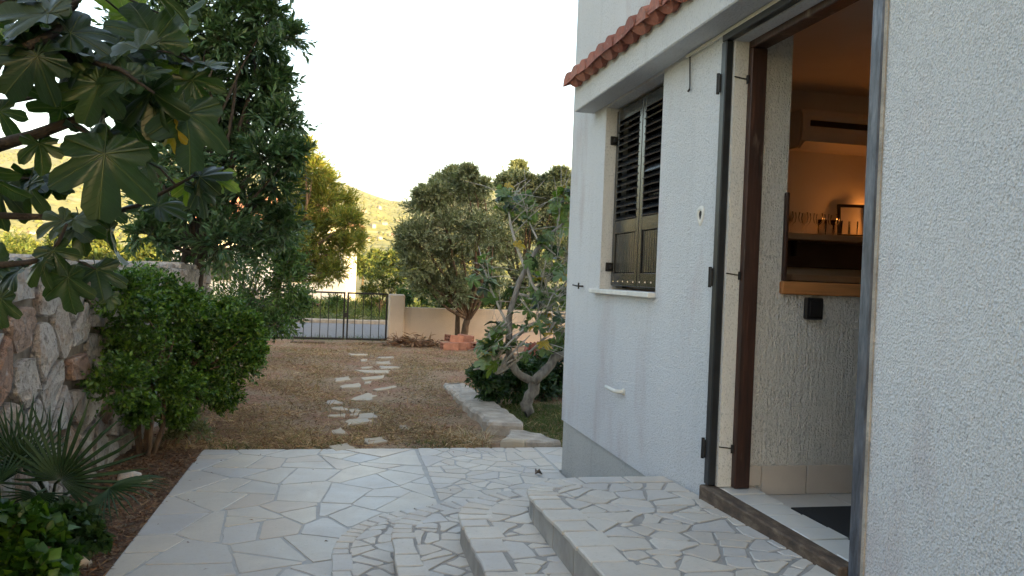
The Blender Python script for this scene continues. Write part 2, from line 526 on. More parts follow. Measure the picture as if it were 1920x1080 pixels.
class MB:
    """collects shapes in world (or local) coordinates for one mesh object"""

    def __init__(s):
        s.v, s.f, s.mi = [], [], []

    def add(s, vs, fs, mi=0):
        b = len(s.v)
        s.v += [tuple(v) for v in vs]
        s.f += [tuple(i + b for i in f) for f in fs]
        s.mi += [mi] * len(fs)
        return s

    def box(s, lo, hi, mi=0, bev=0.0):
        x0, y0, z0 = lo
        x1, y1, z1 = hi
        if bev <= 0:
            vs = [(x0, y0, z0), (x1, y0, z0), (x1, y1, z0), (x0, y1, z0), (x0, y0, z1), (x1, y0, z1), (x1, y1, z1), (x0, y1, z1)]
            fs = [(3, 2, 1, 0), (4, 5, 6, 7), (0, 1, 5, 4), (1, 2, 6, 5), (2, 3, 7, 6), (3, 0, 4, 7)]
            return s.add(vs, fs, mi)
        b = bev
        vs, fs = [], []
        for ix, X in ((0, x0), (1, x1)):
            for iy, Y in ((0, y0), (1, y1)):
                for iz, Z in ((0, z0), (1, z1)):
                    sx, sy, sz = (b if ix == 0 else -b), (b if iy == 0 else -b), (b if iz == 0 else -b)
                    vs += [(X, Y + sy, Z + sz), (X + sx, Y, Z + sz), (X + sx, Y + sy, Z)]
        def I(ix, iy, iz, k):
            return (ix * 4 + iy * 2 + iz) * 3 + k
        for a in (0, 1):
            q = [I(a, 0, 0, 0), I(a, 1, 0, 0), I(a, 1, 1, 0), I(a, 0, 1, 0)]
            fs.append(tuple(q if a else q[::-1]))
            q = [I(0, a, 0, 1), I(0, a, 1, 1), I(1, a, 1, 1), I(1, a, 0, 1)]
            fs.append(tuple(q if a else q[::-1]))
            q = [I(0, 0, a, 2), I(1, 0, a, 2), I(1, 1, a, 2), I(0, 1, a, 2)]
            fs.append(tuple(q if a else q[::-1]))
        for a in (0, 1):
            for c in (0, 1):
                fs.append((I(a, c, 0, 0), I(a, c, 1, 0), I(a, c, 1, 1), I(a, c, 0, 1)))
                fs.append((I(a, 0, c, 0), I(a, 1, c, 0), I(a, 1, c, 2), I(a, 0, c, 2)))
                fs.append((I(0, a, c, 1), I(1, a, c, 1), I(1, a, c, 2), I(0, a, c, 2)))
        for ix in (0, 1):
            for iy in (0, 1):
                for iz in (0, 1):
                    fs.append((I(ix, iy, iz, 0), I(ix, iy, iz, 1), I(ix, iy, iz, 2)))
        return s.add(vs, fs, mi)

    def tube(s, pts, radii, n=8, cap=True, mi=0, wob=0.0):
        pts = [Vector(p) for p in pts]
        if isinstance(radii, (int, float)):
            radii = [radii] * len(pts)
        vs, fs = [], []
        up = Vector((0.13, 0.31, 0.94))
        for i, p in enumerate(pts):
            d = (pts[min(i + 1, len(pts) - 1)] - pts[max(i - 1, 0)]).normalized()
            a = d.cross(up)
            if a.length < 1e-4:
                a = d.cross(Vector((1, 0, 0)))
            a.normalize()
            b = d.cross(a)
            for k in range(n):
                t = 2 * math.pi * k / n
                r = radii[i] * (1 + wob * (rnd.random() - 0.5))
                vs.append(p + (a * math.cos(t) + b * math.sin(t)) * r)
        for i in range(len(pts) - 1):
            for k in range(n):
                k2 = (k + 1) % n
                fs.append((i * n + k, i * n + k2, (i + 1) * n + k2, (i + 1) * n + k))
        if cap:
            fs.append(tuple(range(n - 1, -1, -1)))
            e = (len(pts) - 1) * n
            fs.append(tuple(range(e, e + n)))
        return s.add(vs, fs, mi)

    def prism(s, poly, z0, z1, mi=0):
        n = len(poly)
        vs = [(p[0], p[1], z0) for p in poly] + [(p[0], p[1], z1) for p in poly]
        fs = [tuple(range(n - 1, -1, -1)), tuple(range(n, 2 * n))]
        for i in range(n):
            j = (i + 1) % n
            fs.append((i, j, n + j, n + i))
        return s.add(vs, fs, mi)

    def lathe(s, prof, c, n=14, mi=0):
        vs, fs = [], []
        for r, z in prof:
            for k in range(n):
                t = 2 * math.pi * k / n
                vs.append((c[0] + r * math.cos(t), c[1] + r * math.sin(t), c[2] + z))
        for i in range(len(prof) - 1):
            for k in range(n):
                k2 = (k + 1) % n
                fs.append((i * n + k, i * n + k2, (i + 1) * n + k2, (i + 1) * n + k))
        return s.add(vs, fs, mi)

    def mesh(s, name, mats, smooth=False):
        me = bpy.data.meshes.new(name)
        me.from_pydata(s.v, [], s.f)
        for m in (mats if isinstance(mats, (list, tuple)) else [mats]):
            me.materials.append(MAT[m])
        if any(s.mi):
            me.polygons.foreach_set('material_index', s.mi)
        if smooth:
            me.polygons.foreach_set('use_smooth', [True] * len(me.polygons))
        me.update()
        return me

    def build(s, name, mats, parent=None, smooth=False):
        return link(name, s.mesh(name, mats, smooth), parent)


def np_mesh(name, V, F, mat):
    """big triangle mesh from numpy arrays"""
    me = bpy.data.meshes.new(name)
    nv, nf = len(V), len(F)
    me.vertices.add(nv)
    me.vertices.foreach_set('co', np.ascontiguousarray(V, dtype=np.float32).ravel())
    me.loops.add(nf * 3)
    me.loops.foreach_set('vertex_index', np.ascontiguousarray(F, dtype=np.int32).ravel())
    me.polygons.add(nf)
    me.polygons.foreach_set('loop_start', np.arange(0, nf * 3, 3, dtype=np.int32))
    me.materials.append(MAT[mat])
    me.update(calc_edges=True)
    return me


def unit(a):
    return a / np.maximum(np.linalg.norm(a, axis=-1, keepdims=True), 1e-9)


def leaf_arrays(P, D, N, L, W, fold=0.12, droop=0.1):
    """one pointed, folded leaf of four triangles at each P, growing along D, facing N"""
    n = len(P)
    D = unit(D)
    S = unit(np.cross(D, N))
    N2 = np.cross(S, D)
    L = np.broadcast_to(np.asarray(L, float).reshape(-1, 1), (n, 1))
    W = np.broadcast_to(np.asarray(W, float).reshape(-1, 1), (n, 1))
    mid = P + D * L * 0.45
    a = mid + S * W * 0.5 + N2 * W * fold * 2
    b = mid - S * W * 0.5 + N2 * W * fold * 2
    tip = P + D * L - N2 * L * droop
    V = np.stack([P, a, tip, b, mid], 1).reshape(-1, 3)
    base = (np.arange(n) * 5)[:, None]
    F = (base[:, :, None] + np.array([[0, 1, 4], [1, 2, 4], [2, 3, 4], [3, 0, 4]])[None]).reshape(-1, 3)
    return V, F


def sprays(clumps, twigs, per, L, W, up=0.25, shell=0.35, reach=0.6, splay=1.0, sizevar=0.35, keep_dirs=False):
    """leaves set along short twigs that burst from each clump; clumps = [(centre, (rx, ry, rz))]"""
    PP, DD, NN, tw = [], [], [], []
    for c, r in clumps:
        c = np.array(c)
        r = np.array(r if hasattr(r, '__len__') else (r, r, r))
        d = unit(NR.normal(size=(twigs, 3)) + np.array([0, 0, up]))
        st = c + d * r * (shell * NR.random((twigs, 1)) ** 0.5)
        dd = unit(d + NR.normal(size=(twigs, 3)) * 0.35 + np.array([0, 0, up * 0.6]))
        ln = r * reach * (0.45 + 0.9 * NR.random((twigs, 1)))
        en = st + dd * ln
        tw.append((st, en))
        t = (np.arange(per) + NR.random((twigs, per))) / per
        P = st[:, None, :] + (en - st)[:, None, :] * t[:, :, None]
        P = P + NR.normal(size=P.shape) * 0.02 * r.mean()
        side = unit(np.cross(np.repeat(dd[:, None, :], per, 1), NR.normal(size=(twigs, per, 3))))
        D = dd[:, None, :] + side * splay * (0.6 + 0.6 * NR.random((twigs, per, 1)))
        N = NR.normal(size=D.shape) * 0.6 + np.array([0, 0, 0.9]) + d[:, None, :] * 0.5
        PP.append(P.reshape(-1, 3)); DD.append(D.reshape(-1, 3)); NN.append(N.reshape(-1, 3))
    P, D, N = np.concatenate(PP), np.concatenate(DD), np.concatenate(NN)
    k = 1 + sizevar * (NR.random(len(P)) * 2 - 1)
    V, F = leaf_arrays(P, D, N, L * k, W * k)
    return V, F, tw


def twig_sticks(tw, rad, share=1.0):
    """thin three-sided sticks for the twigs"""
    st = np.concatenate([a for a, b in tw]); en = np.concatenate([b for a, b in tw])
    m = NR.random(len(st)) < share
    st, en = st[m], en[m]
    d = unit(en - st)
    a = unit(np.cross(d, np.array([0.2, 0.4, 0.9])))
    b = np.cross(d, a)
    V = np.stack([st + a * rad, st - a * rad * 0.5 + b * rad * 0.87, st - a * rad * 0.5 - b * rad * 0.87, en], 1).reshape(-1, 3)
    base = (np.arange(len(st)) * 4)[:, None, None]
    F = (base + np.array([[0, 1, 3], [1, 2, 3], [2, 0, 3]])[None]).reshape(-1, 3)
    return V, F


# ------------------------------------------------------------------ crazy paving
def clip(poly, nx, ny, d):
    out = []
    n = len(poly)
    for i in range(n):
        p, q = poly[i], poly[(i + 1) % n]
        sp, sq = p[0] * nx + p[1] * ny - d, q[0] * nx + q[1] * ny - d
        if sp <= 0:
            out.append(p)
        if (sp < 0 < sq) or (sq < 0 < sp):
            t = sp / (sp - sq)
            out.append((p[0] + (q[0] - p[0]) * t, p[1] + (q[1] - p[1]) * t))
    return out


def cells(region, seeds, gap):
    """Voronoi cells of the seeds inside a convex region, each drawn in by half the joint"""
    res = []
    for i, s in enumerate(seeds):
        poly = list(region)
        nb = sorted(((q[0] - s[0]) ** 2 + (q[1] - s[1]) ** 2, j) for j, q in enumerate(seeds) if j != i)[:26]
        for d2, j in nb:
            q = seeds[j]
            l = math.sqrt(d2) + 1e-9
            nx, ny = (q[0] - s[0]) / l, (q[1] - s[1]) / l
            g_ = gap * (0.35 + 0.9 * ((i * 7 + j * 7 + (i * j) % 5) % 11) / 10)
            poly = clip(poly, nx, ny, (s[0] * nx + s[1] * ny) + l / 2 - g_ / 2)
            if len(poly) < 3:
                break
        if len(poly) >= 3:
            res.append(poly)
    return res


def area(p):
    return 0.5 * sum(p[i][0] * p[(i + 1) % len(p)][1] - p[(i + 1) % len(p)][0] * p[i][1] for i in range(len(p)))


def centroid(p):
    return sum(q[0] for q in p) / len(p), sum(q[1] for q in p) / len(p)


def seeds_in(x0, x1, y0, y1, sx, sy, jit, r):
    out = []
    ny = max(1, int((y1 - y0) / sy))
    for iy in range(ny):
        nx = max(1, int((x1 - x0) / sx))
        for ix in range(nx):
            o = 0.5 if iy % 2 else 0.0
            out.append((x0 + (ix + o + 0.25 + (r.random() - 0.5) * jit * 2) * (x1 - x0) / nx, y0 + (iy + 0.5 + (r.random() - 0.5) * jit * 2) * (y1 - y0) / ny))
    return out


def shrink(poly, d):
    out = list(poly)
    n = len(poly)
    for i in range(n):
        p, q = poly[i], poly[(i + 1) % n]
        l = math.hypot(q[0] - p[0], q[1] - p[1])
        if l < 1e-6:
            continue
        nx, ny = (q[1] - p[1]) / l, -(q[0] - p[0]) / l
        out = clip(out, nx, ny, p[0] * nx + p[1] * ny - d)
        if len(out) < 3:
            return []
    return out


def shatter(poly, amax, r, res):
    """break a convex slab by random straight cuts, as crazy paving is broken"""
    a = area(poly)
    if a < amax * (0.45 + 0.9 * r.random()) or len(poly) < 3:
        res.append(poly)
        return
    cx, cyy = sum(p[0] for p in poly) / len(poly) + r.gauss(0, 0.02), sum(p[1] for p in poly) / len(poly) + r.gauss(0, 0.02)
    sxx = sum((p[0] - cx) ** 2 for p in poly); syy = sum((p[1] - cyy) ** 2 for p in poly); sxy = sum((p[0] - cx) * (p[1] - cyy) for p in poly)
    th = 0.5 * math.atan2(2 * sxy, sxx - syy) + r.gauss(0, 0.42)
    nx, ny = math.cos(th), math.sin(th)
    d = cx * nx + cyy * ny + r.uniform(-.16, .16) * math.sqrt(a)
    for sg in (1, -1):
        q = clip(poly, nx * sg, ny * sg, d * sg)
        if len(q) >= 3 and area(q) > 1e-4:
            shatter(q, amax, r, res)


def crazy(region, seeds, amax, gap, r):
    out = []
    for c in cells(region, seeds, 0.0):
        shatter(c, amax, r, out)
    res = []
    for p in out:
        q = shrink(p, gap * r.uniform(0.3, 0.75))
        if len(q) < 3 or area(q) < 0.0015:
            continue
        # worn corners: knock the sharp points off
        cut = []
        n = len(q)
        for i in range(n):
            a, b, c = q[i - 1], q[i], q[(i + 1) % n]
            l0, l1 = math.hypot(a[0] - b[0], a[1] - b[1]), math.hypot(c[0] - b[0], c[1] - b[1])
            cosv = ((a[0] - b[0]) * (c[0] - b[0]) + (a[1] - b[1]) * (c[1] - b[1])) / (l0 * l1 + 1e-9)
            k = 0.005 + 0.032 * max(0.0, cosv + 0.1) * r.uniform(0.6, 1.4)
            k0, k1 = min(k, l0 * 0.35), min(k, l1 * 0.35)
            cut.append((b[0] + (a[0] - b[0]) / (l0 + 1e-9) * k0, b[1] + (a[1] - b[1]) / (l0 + 1e-9) * k0))
            cut.append((b[0] + (c[0] - b[0]) / (l1 + 1e-9) * k1, b[1] + (c[1] - b[1]) / (l1 + 1e-9) * k1))
        res.append(cut)
    return res


def stone_mesh(poly, zf, h, bev, r, mat, chip=0.006):
    """a flat stone: chipped outline, rounded top edge; zf gives the bed height"""
    cx, cy_ = centroid(poly)
    pts = []
    n = len(poly)
    for i in range(n):
        p, q = poly[i], poly[(i + 1) % n]
        pts.append((p[0] + (r.random() - 0.5) * chip, p[1] + (r.random() - 0.5) * chip))
        l = math.hypot(q[0] - p[0], q[1] - p[1])
        if l > 0.09:
            k = 2 if l > 0.22 else 1
            for a in range(1, k + 1):
                t = a / (k + 1) + (r.random() - 0.5) * 0.15
                pts.append((p[0] + (q[0] - p[0]) * t + (r.random() - 0.5) * chip * 1.6, p[1] + (q[1] - p[1]) * t + (r.random() - 0.5) * chip * 1.6))
    n = len(pts)
    tx, ty = (r.random() - 0.5) * 0.012, (r.random() - 0.5) * 0.012
    vs = []
    for (x, y) in pts:
        vs.append((x, y, zf(x, y) - 0.012))
    for (x, y) in pts:
        vs.append((x, y, zf(x, y) + h - bev + tx * (x - cx) + ty * (y - cy_)))
    for (x, y) in pts:
        l = math.hypot(x - cx, y - cy_) + 1e-6
        k = max(0.0, 1 - bev * 1.3 / l)
        X, Y = cx + (x - cx) * k, cy_ + (y - cy_) * k
        vs.append((X, Y, zf(X, Y) + h + tx * (X - cx) + ty * (Y - cy_)))
    fs = []
    for i in range(n):
        j = (i + 1) % n
        fs.append((i, j, n + j, n + i))
        fs.append((n + i, n + j, 2 * n + j, 2 * n + i))
    fs.append(tuple(range(2 * n, 3 * n)))
    mb = MB().add(vs, fs)
    return mb.mesh('paving_stone', mat)


# ================================================================== THE SETTING
def grid_sheet(name, xs, ys, zf, mat, smooth=True):
    vs = [(x, y, zf(x, y)) for y in ys for x in xs]
    nx = len(xs)
    fs = [(j * nx + i, j * nx + i + 1, (j + 1) * nx + i + 1, (j + 1) * nx + i) for j in range(len(ys) - 1) for i in range(nx - 1)]
    return MB().add(vs, fs).build(name, mat, None, smooth)


def nz(x, y, s, a=1.0):
    return a * mnoise.noise(Vector((x * s, y * s, 3.7)))


def lin(a, b, n):
    return [a + (b - a) * i / (n - 1) for i in range(n)]


# ground to the horizon
gm = MB()
rings = [0, 6, 14, 30, 60, 120, 250, 500, 1000, 1800, 2600]
NS = 48
gv, gf = [(0, 0, -0.12)], []
for r in rings[1:]:
    for k in range(NS):
        a = 2 * math.pi * k / NS
        gv.append((r * math.cos(a), r * math.sin(a) + (0 if r < 100 else r * 0.38), -0.12))
for k in range(NS):
    gf.append((0, 1 + k, 1 + (k + 1) % NS))
for i in range(len(rings) - 2):
    for k in range(NS):
        a, b = 1 + i * NS + k, 1 + i * NS + (k + 1) % NS
        gf.append((a, a + NS, b + NS, b))
tag(gm.add(gv, gf).build('ground', 'open_ground'), 'open ground around the yard', None, None, 'structure')

# hills: a ridge line some 1.9 km off, seen at these places of the skyline
ridge = [(-700, 330), (-300, 300), (-60, 285), (60, 276), (150, 262), (230, 272), (330, 285), (470, 305), (600, 330), (650, 346), (700, 366), (735, 377), (775, 378), (810, 368), (870, 350), (980, 330), (1100, 340), (1500, 330), (2300, 360)]
RD = 1900.0


def ridge_at(a):
    best = None
    pts = RIDGE
    if a <= pts[0][0]:
        return pts[0][1]
    for (a0, h0), (a1, h1) in zip(pts, pts[1:]):
        if a0 <= a <= a1:
            t = (a - a0) / (a1 - a0)
            return h0 + (h1 - h0) * t
    return pts[-1][1]


RIDGE = []
for px_, py_ in ridge:
    p = at(px_, py_, 100.0) - CAM
    d = math.hypot(p.x, p.y)
    RIDGE.append((math.atan2(p.x, p.y), p.z / d * RD + 1.48))


def hill_z(a, r):
    x, y = r * math.sin(a), r * math.cos(a)
    t = min(max((r - 330) / (RD - 330), 0), 1)
    h = ridge_at(a)
    prof = 0.16 * t + 0.84 * t ** 1.7
    rough = mnoise.noise(Vector((x * 0.0045, y * 0.0045, 0.3))) * 26 + mnoise.noise(Vector((x * 0.016, y * 0.016, 5.3))) * 8
    z = h * prof + rough * math.sin(math.pi * min(t, 1)) ** 0.8 * (1 if t < 1 else 0)
    if r > RD:
        z = h - (r - RD) * 0.25
    return z - 0.15


AZ = lin(-0.95, 0.95, 230)
RR = lin(330, RD, 60) + [RD + 120, RD + 500]
hv = [(r * math.sin(a), r * math.cos(a), hill_z(a, r)) for r in RR for a in AZ]
na = len(AZ)
hf = [(j * na + i, j * na + i + 1, (j + 1) * na + i + 1, (j + 1) * na + i) for j in range(len(RR) - 1) for i in range(na - 1)]
tag(MB().add(hv, hf).build('hills', 'hillside', None, True), 'sunlit scrubby hillside across the valley', None, None, 'structure')

# scrub on the hillside
n = 9000
aa = NR.uniform(-0.62, 0.30, n)
rr = 340 + (RD - 360) * NR.random(n) ** 0.8
keep = np.array([mnoise.noise(Vector((r * math.sin(a) * 0.006, r * math.cos(a) * 0.006, 9.0))) > -0.12 for a, r in zip(aa, rr)])
aa, rr = aa[keep], rr[keep]
zz = np.array([hill_z(a, r) for a, r in zip(aa, rr)])
Pb = np.stack([rr * np.sin(aa), rr * np.cos(aa), zz], 1)
sz = NR.uniform(1.4, 4.2, len(Pb))[:, None]
octa = np.array([[1, 0, 0], [-1, 0, 0], [0, 1, 0], [0, -1, 0], [0, 0, 1.1], [0, 0, -0.4]])
V = (Pb[:, None, :] + octa[None] * sz[:, :, None] * (0.7 + 0.6 * NR.random((len(Pb), 6, 1)))).reshape(-1, 3)
of = np.array([[0, 2, 4], [2, 1, 4], [1, 3, 4], [3, 0, 4], [2, 0, 5], [1, 2, 5], [3, 1, 5], [0, 3, 5]])
F = ((np.arange(len(Pb)) * 6)[:, None, None] + of[None]).reshape(-1, 3)
tag(link('hillside_scrub', np_mesh('hillside_scrub', V, F, 'hill_bush')), 'low scrub and trees dotted over the sunlit hillside', 'scrub', None, 'stuff')

# yard soil
XS = lin(-1.62, 9.0, 70)
YS = lin(5.88, 17.6, 80)


def yard_z(x, y):
    z = nz(x, y, 0.7, 0.018) + nz(x, y, 2.6, 0.010) - 0.004
    if y < 6.9 and x < 2.05:
        z = min(z, -0.02) if y < 6.76 else z - 0.012
    if x > 1.75 and y < 11:
        z -= 0.03
    return z


yard = tag(grid_sheet('yard_soil', XS, YS, yard_z, 'yard_soil'), 'brown yard soil with dry mown grass', None, None, 'structure')
bedg = tag(grid_sheet('planting_bed', lin(-1.63, -1.035, 9), lin(-1.0, 6.9, 60), lambda x, y: nz(x, y, 2.0, 0.02) - 0.005 + 0.05 * max(0, (-1.15 - x)), 'bed_soil'), 'dark soil bed under the stone wall', None, None, 'structure')
road = MB().box((-40, 18.4, -0.2), (40, 23.3, -0.012)).build('road', 'asphalt')
tag(road, 'grey road beyond the gate', None, None, 'structure')
kerb = MB().box((-40, 23.3, -0.2), (40, 23.55, 0.10), 0, 0.02).build('kerb', 'concrete')
tag(kerb, 'pale kerb along the far side of the road', None, None, 'structure')
verge = tag(grid_sheet('verge', lin(-14, 14, 60), lin(23.55, 34, 40), lambda x, y: 0.06 + nz(x, y, 0.5, 0.12) + 0.03 * (y - 23.5), 'open_ground'), 'grassy verge across the road', None, None, 'structure')

# ------------------------------------------------------------------ terrace with crazy paving
R1 = random.Random(21)
terrace = MB().prism([(-1.045, -3.0), (1.695, -3.0), (1.695, 5.94), (2.05, 5.94), (2.05, 6.75), (-1.045, 6.75)], -0.11, 0.0).build('terrace', 'terrace_grout')
tag(terrace, 'pale crazy-paved stone terrace in front of the house', None, None, 'structure')
big = [(-1.045, 1.9), (0.66, 1.9), (0.66, 6.76), (-1.045, 6.76)]
sd1 = seeds_in(-1.045, 0.66, 1.9, 6.76, 0.52, 0.36, 0.42, R1)
flat0 = lambda x, y: 0.0
for poly in crazy(big, sd1, 0.13, 0.013, R1):
    o = link('paving_stone', stone_mesh(poly, flat0, 0.0030 + R1.random() * 0.001, 0.002, R1, 'terrace_stone'), terrace)
small = [(0.675, 4.0), (1.69, 4.0), (1.69, 6.765), (0.675, 6.765)]
sd2 = seeds_in(0.675, 1.69, 4.0, 6.765, 0.27, 0.20, 0.42, R1)
for poly in crazy(small, sd2, 0.042, 0.0125, R1):
    link('paving_stone', stone_mesh(poly, flat0, 0.0032 + R1.random() * 0.001, 0.002, R1, 'step_stone'), terrace)
for poly in cells([(1.705, 5.95), (2.045, 5.95), (2.045, 6.765), (1.705, 6.765)], seeds_in(1.705, 2.045, 5.95, 6.765, 0.2, 0.15, 0.3, R1), 0.017):
    if area(poly) < 0.0025:
        continue
    link('paving_stone', stone_mesh(poly, flat0, 0.0032 + R1.random() * 0.001, 0.002, R1, 'step_stone'), terrace)

# ------------------------------------------------------------------ curved entrance steps
steps = empty('entrance_steps', (0.9, 2.4, 0.0))
tag(steps, 'curved stone-clad steps rising to the open house door', 'steps')


def inv_parent(o, p):
    o.parent = p
    o.matrix_parent_inverse = Matrix.Translation(-Vector(p.location)) if p.parent is None else Matrix.Identity(4)


def outline(x0, y1, rad, y0=0.7, nseg=14):
    pts = [(1.692, y0), (1.692, y1)]
    for i in range(nseg + 1):
        t = math.pi / 2 + math.pi / 2 * i / nseg
        pts.append((x0 + rad + rad * math.cos(t), y1 - rad + rad * math.sin(t)))
    pts.append((x0, y0))
    return pts                                        # counter-clockwise


def inset(poly, d):
    """shrink a convex counter-clockwise outline on its far and left sides"""
    out = list(poly)
    n = len(poly)
    cur = list(poly)
    for i in range(n):
        p, q = poly[i], poly[(i + 1) % n]
        l = math.hypot(q[0] - p[0], q[1] - p[1])
        nx, ny = (q[1] - p[1]) / l, -(q[0] - p[0]) / l
        if nx > 0.9 or ny < -0.9:
            continue
        cur = clip(cur, nx, ny, p[0] * nx + p[1] * ny - d)
    return cur


def inside(poly, x, y, m=0.0):
    n = len(poly)
    for i in range(n):
        p, q = poly[i], poly[(i + 1) % n]
        l = math.hypot(q[0] - p[0], q[1] - p[1])
        if l < 1e-6:
            continue
        if ((q[1] - p[1]) * (x - p[0]) - (q[0] - p[0]) * (y - p[1])) / l > -m:
            return False
    return True


R2 = random.Random(5)
LEV = [(0.00, 4.72, 0.78, 0.11, 0.0), (0.27, 4.40, 0.64, 0.235, 0.0), (0.565, 4.08, 0.48, 0.365, 0.0), (0.875, 3.90, 0.36, 0.496, 0.030)]
outs = [outline(a, b, c) for a, b, c, _, _ in LEV]
for k, (x0, y1, rad, zt, slope) in enumerate(LEV):
    zf = (lambda x, y, zt=zt, s=slope: zt - s * (y - 3.0))
    zlow = 0.0 if k == 0 else LEV[k - 1][3]
    core_poly = inset(outs[k], 0.016)
    vs = [(x, y, zlow - 0.02) for x, y in core_poly] + [(x, y, zf(x, y)) for x, y in core_poly]
    nn = len(core_poly)
    fs = [(i, (i + 1) % nn, nn + (i + 1) % nn, nn + i) for i in range(nn)]
    cx, cyy = centroid(core_poly)
    fs += [tuple(range(nn, 2 * nn))]
    st = MB().add(vs, fs).build('step', 'step_grout')
    st.parent = steps
    st.matrix_parent_inverse = Matrix.Translation(-Vector(steps.location))
    if k == 3:
        st['label'] = 'wide top landing below the door sill'
    upper = outs[k + 1] if k < 3 else None
    # rim stones, set square to the edge
    edge = outs[k][1:]
    cum = [0.0]
    for p, q in zip(edge, edge[1:]):
        cum.append(cum[-1] + math.hypot(q[0] - p[0], q[1] - p[1]))

    def on_edge(s):
        s = min(max(s, 0.0), cum[-1] - 1e-6)
        for i in range(len(edge) - 1):
            if cum[i] <= s <= cum[i + 1]:
                t = (s - cum[i]) / (cum[i + 1] - cum[i])
                p, q = edge[i], edge[i + 1]
                l = cum[i + 1] - cum[i]
                tx, ty = (q[0] - p[0]) / l, (q[1] - p[1]) / l
                return (p[0] + tx * t * l, p[1] + ty * t * l), (-ty, tx)
        return edge[-1], (1, 0)

    s = 0.0
    curve0, curve1 = cum[1], cum[-2]
    rimw = (0.09, 0.11, 0.135, 0.15)[k]
    while s < cum[-1] - 0.05:
        cv = curve0 - 0.05 < s < curve1
        ln = R2.uniform(0.06, 0.11) if cv else R2.uniform(0.10, 0.22) if k < 3 else R2.uniform(0.13, 0.25)
        e = min(s + ln, cum[-1])
        gp = 0.006
        (p0, n0), (p1, n1) = on_edge(s + gp), on_edge(e - gp)
        w = rimw * R2.uniform(0.80, 1.22)
        poly = [p0, p1, (p1[0] + n1[0] * w, p1[1] + n1[1] * w), (p0[0] + n0[0] * w * 0.97, p0[1] + n0[1] * w * 0.97)]
        if area(poly) < 0:
            poly = poly[::-1]
        me = stone_mesh(poly, zf, 0.005, 0.004, R2, 'step_stone', 0.007)
        o = link('paving_stone', me, st)
        s = e
    # field stones
    inner = inset(outs[k], rimw * 0.93)
    xs0, ys1 = min(p[0] for p in inner), max(p[1] for p in inner)
    sds = seeds_in(xs0, 1.69, 0.7, ys1, 0.20, 0.145, 0.44, R2)
    for poly in crazy(inner, sds, 0.024, 0.0125, R2):
        cx, cyy = centroid(poly)
        if cyy < 2.05:
            continue
        if upper and all(inside(upper, x, y, 0.02) for x, y in poly):
            continue
        o = link('paving_stone', stone_mesh(poly, zf, 0.0035 + R2.random() * 0.0015, 0.0025, R2, 'step_stone', 0.010), st)
    # riser facing panels
    s = curve0
    while s < cum[-1] - 0.1:
        ln = R2.uniform(0.12, 0.17) if s < curve1 else R2.uniform(0.24, 0.34)
        e = min(s + ln, cum[-1])
        (p0, n0), (p1, n1) = on_edge(s + 0.005), on_edge(e - 0.005)
        a, b, th = 0.012, 0.004, 0.02
        q = [(p0[0] + n0[0] * a, p0[1] + n0[1] * a), (p1[0] + n1[0] * a, p1[1] + n1[1] * a), (p1[0] + n1[0] * th, p1[1] + n1[1] * th), (p0[0] + n0[0] * th, p0[1] + n0[1] * th)]
        if area(q) < 0:
            q = q[::-1]
        zt_ = min(zf(*p0), zf(*p1)) - 0.010
        MB().prism(q, zlow + 0.004, zt_).build('riser_panel', 'riser_stone', st)
        s = e


# ------------------------------------------------------------------ the house
house = empty('house', (1.7, 2.4, 0.0))
tag(house, 'white stucco house with black louvred shutters and open front door', 'house')
HI = Matrix.Translation(-Vector(house.location))


def part(mb, name, mats, parent=None, smooth=False):
    o = mb.build(name, mats, parent or house, smooth)
    if parent is None:
        o.matrix_parent_inverse = HI
    return o


X0, X1 = 1.7, 1.95
HTOP = 5.95
YD0, YD1, ZD1 = 2.30, 3.43, 2.65                  # door opening
YW0, YW1, ZW0, ZW1 = 4.15, 5.13, 1.43, 2.66       # window opening
yb = [-7.0, YD0, YD1, YW0, YW1, 5.93]
zb = [0.40, 0.50, ZW0, ZD1, HTOP]
w = MB()


def cell_open(ya, yb_, za, zb_):
    if ya >= YD0 - 1e-6 and yb_ <= YD1 + 1e-6 and za >= 0.5 - 1e-6 and zb_ <= ZD1 + 1e-6:
        return True
    if ya >= YW0 - 1e-6 and yb_ <= YW1 + 1e-6 and za >= ZW0 - 1e-6 and zb_ <= ZD1 + 1e-6:
        return True
    return False


for i in range(len(yb) - 1):
    for j in range(len(zb) - 1):
        if cell_open(yb[i], yb[i + 1], zb[j], zb[j + 1]):
            continue
        a, b, c, d = yb[i], yb[i + 1], zb[j], zb[j + 1]
        w.add([(X0, a, c), (X0, b, c), (X0, b, d), (X0, a, d)], [(3, 2, 1, 0)])
        w.add([(X1, a, c), (X1, b, c), (X1, b, d), (X1, a, d)], [(0, 1, 2, 3)])
for (a, b, c, d) in ((YD0, YD1, 0.5, ZD1), (YW0, YW1, ZW0, ZD1)):
    w.add([(X0, a, c), (X1, a, c), (X1, a, d), (X0, a, d)], [(0, 1, 2, 3)], 1)
    w.add([(X0, b, c), (X1, b, c), (X1, b, d), (X0, b, d)], [(3, 2, 1, 0)], 1)
    w.add([(X0, a, c), (X0, b, c), (X1, b, c), (X1, a, c)], [(0, 1, 2, 3)])
    w.add([(X0, a, d), (X0, b, d), (X1, b, d), (X1, a, d)], [(3, 2, 1, 0)])
w.add([(X0, 5.93, 0.4), (X1, 5.93, 0.4), (X1, 5.93, HTOP), (X0, 5.93, HTOP)], [(3, 2, 1, 0)])
w.add([(X0, -7, 0.4), (X1, -7, 0.4), (X1, -7, HTOP), (X0, -7, HTOP)], [(0, 1, 2, 3)])
w.add([(X0, -7, 0.4), (X0, 5.93, 0.4), (X1, 5.93, 0.4), (X1, -7, 0.4)], [(0, 1, 2, 3)])
wallo = part(w, 'front_wall', ['white_stucco', 'reveal_plaster'])
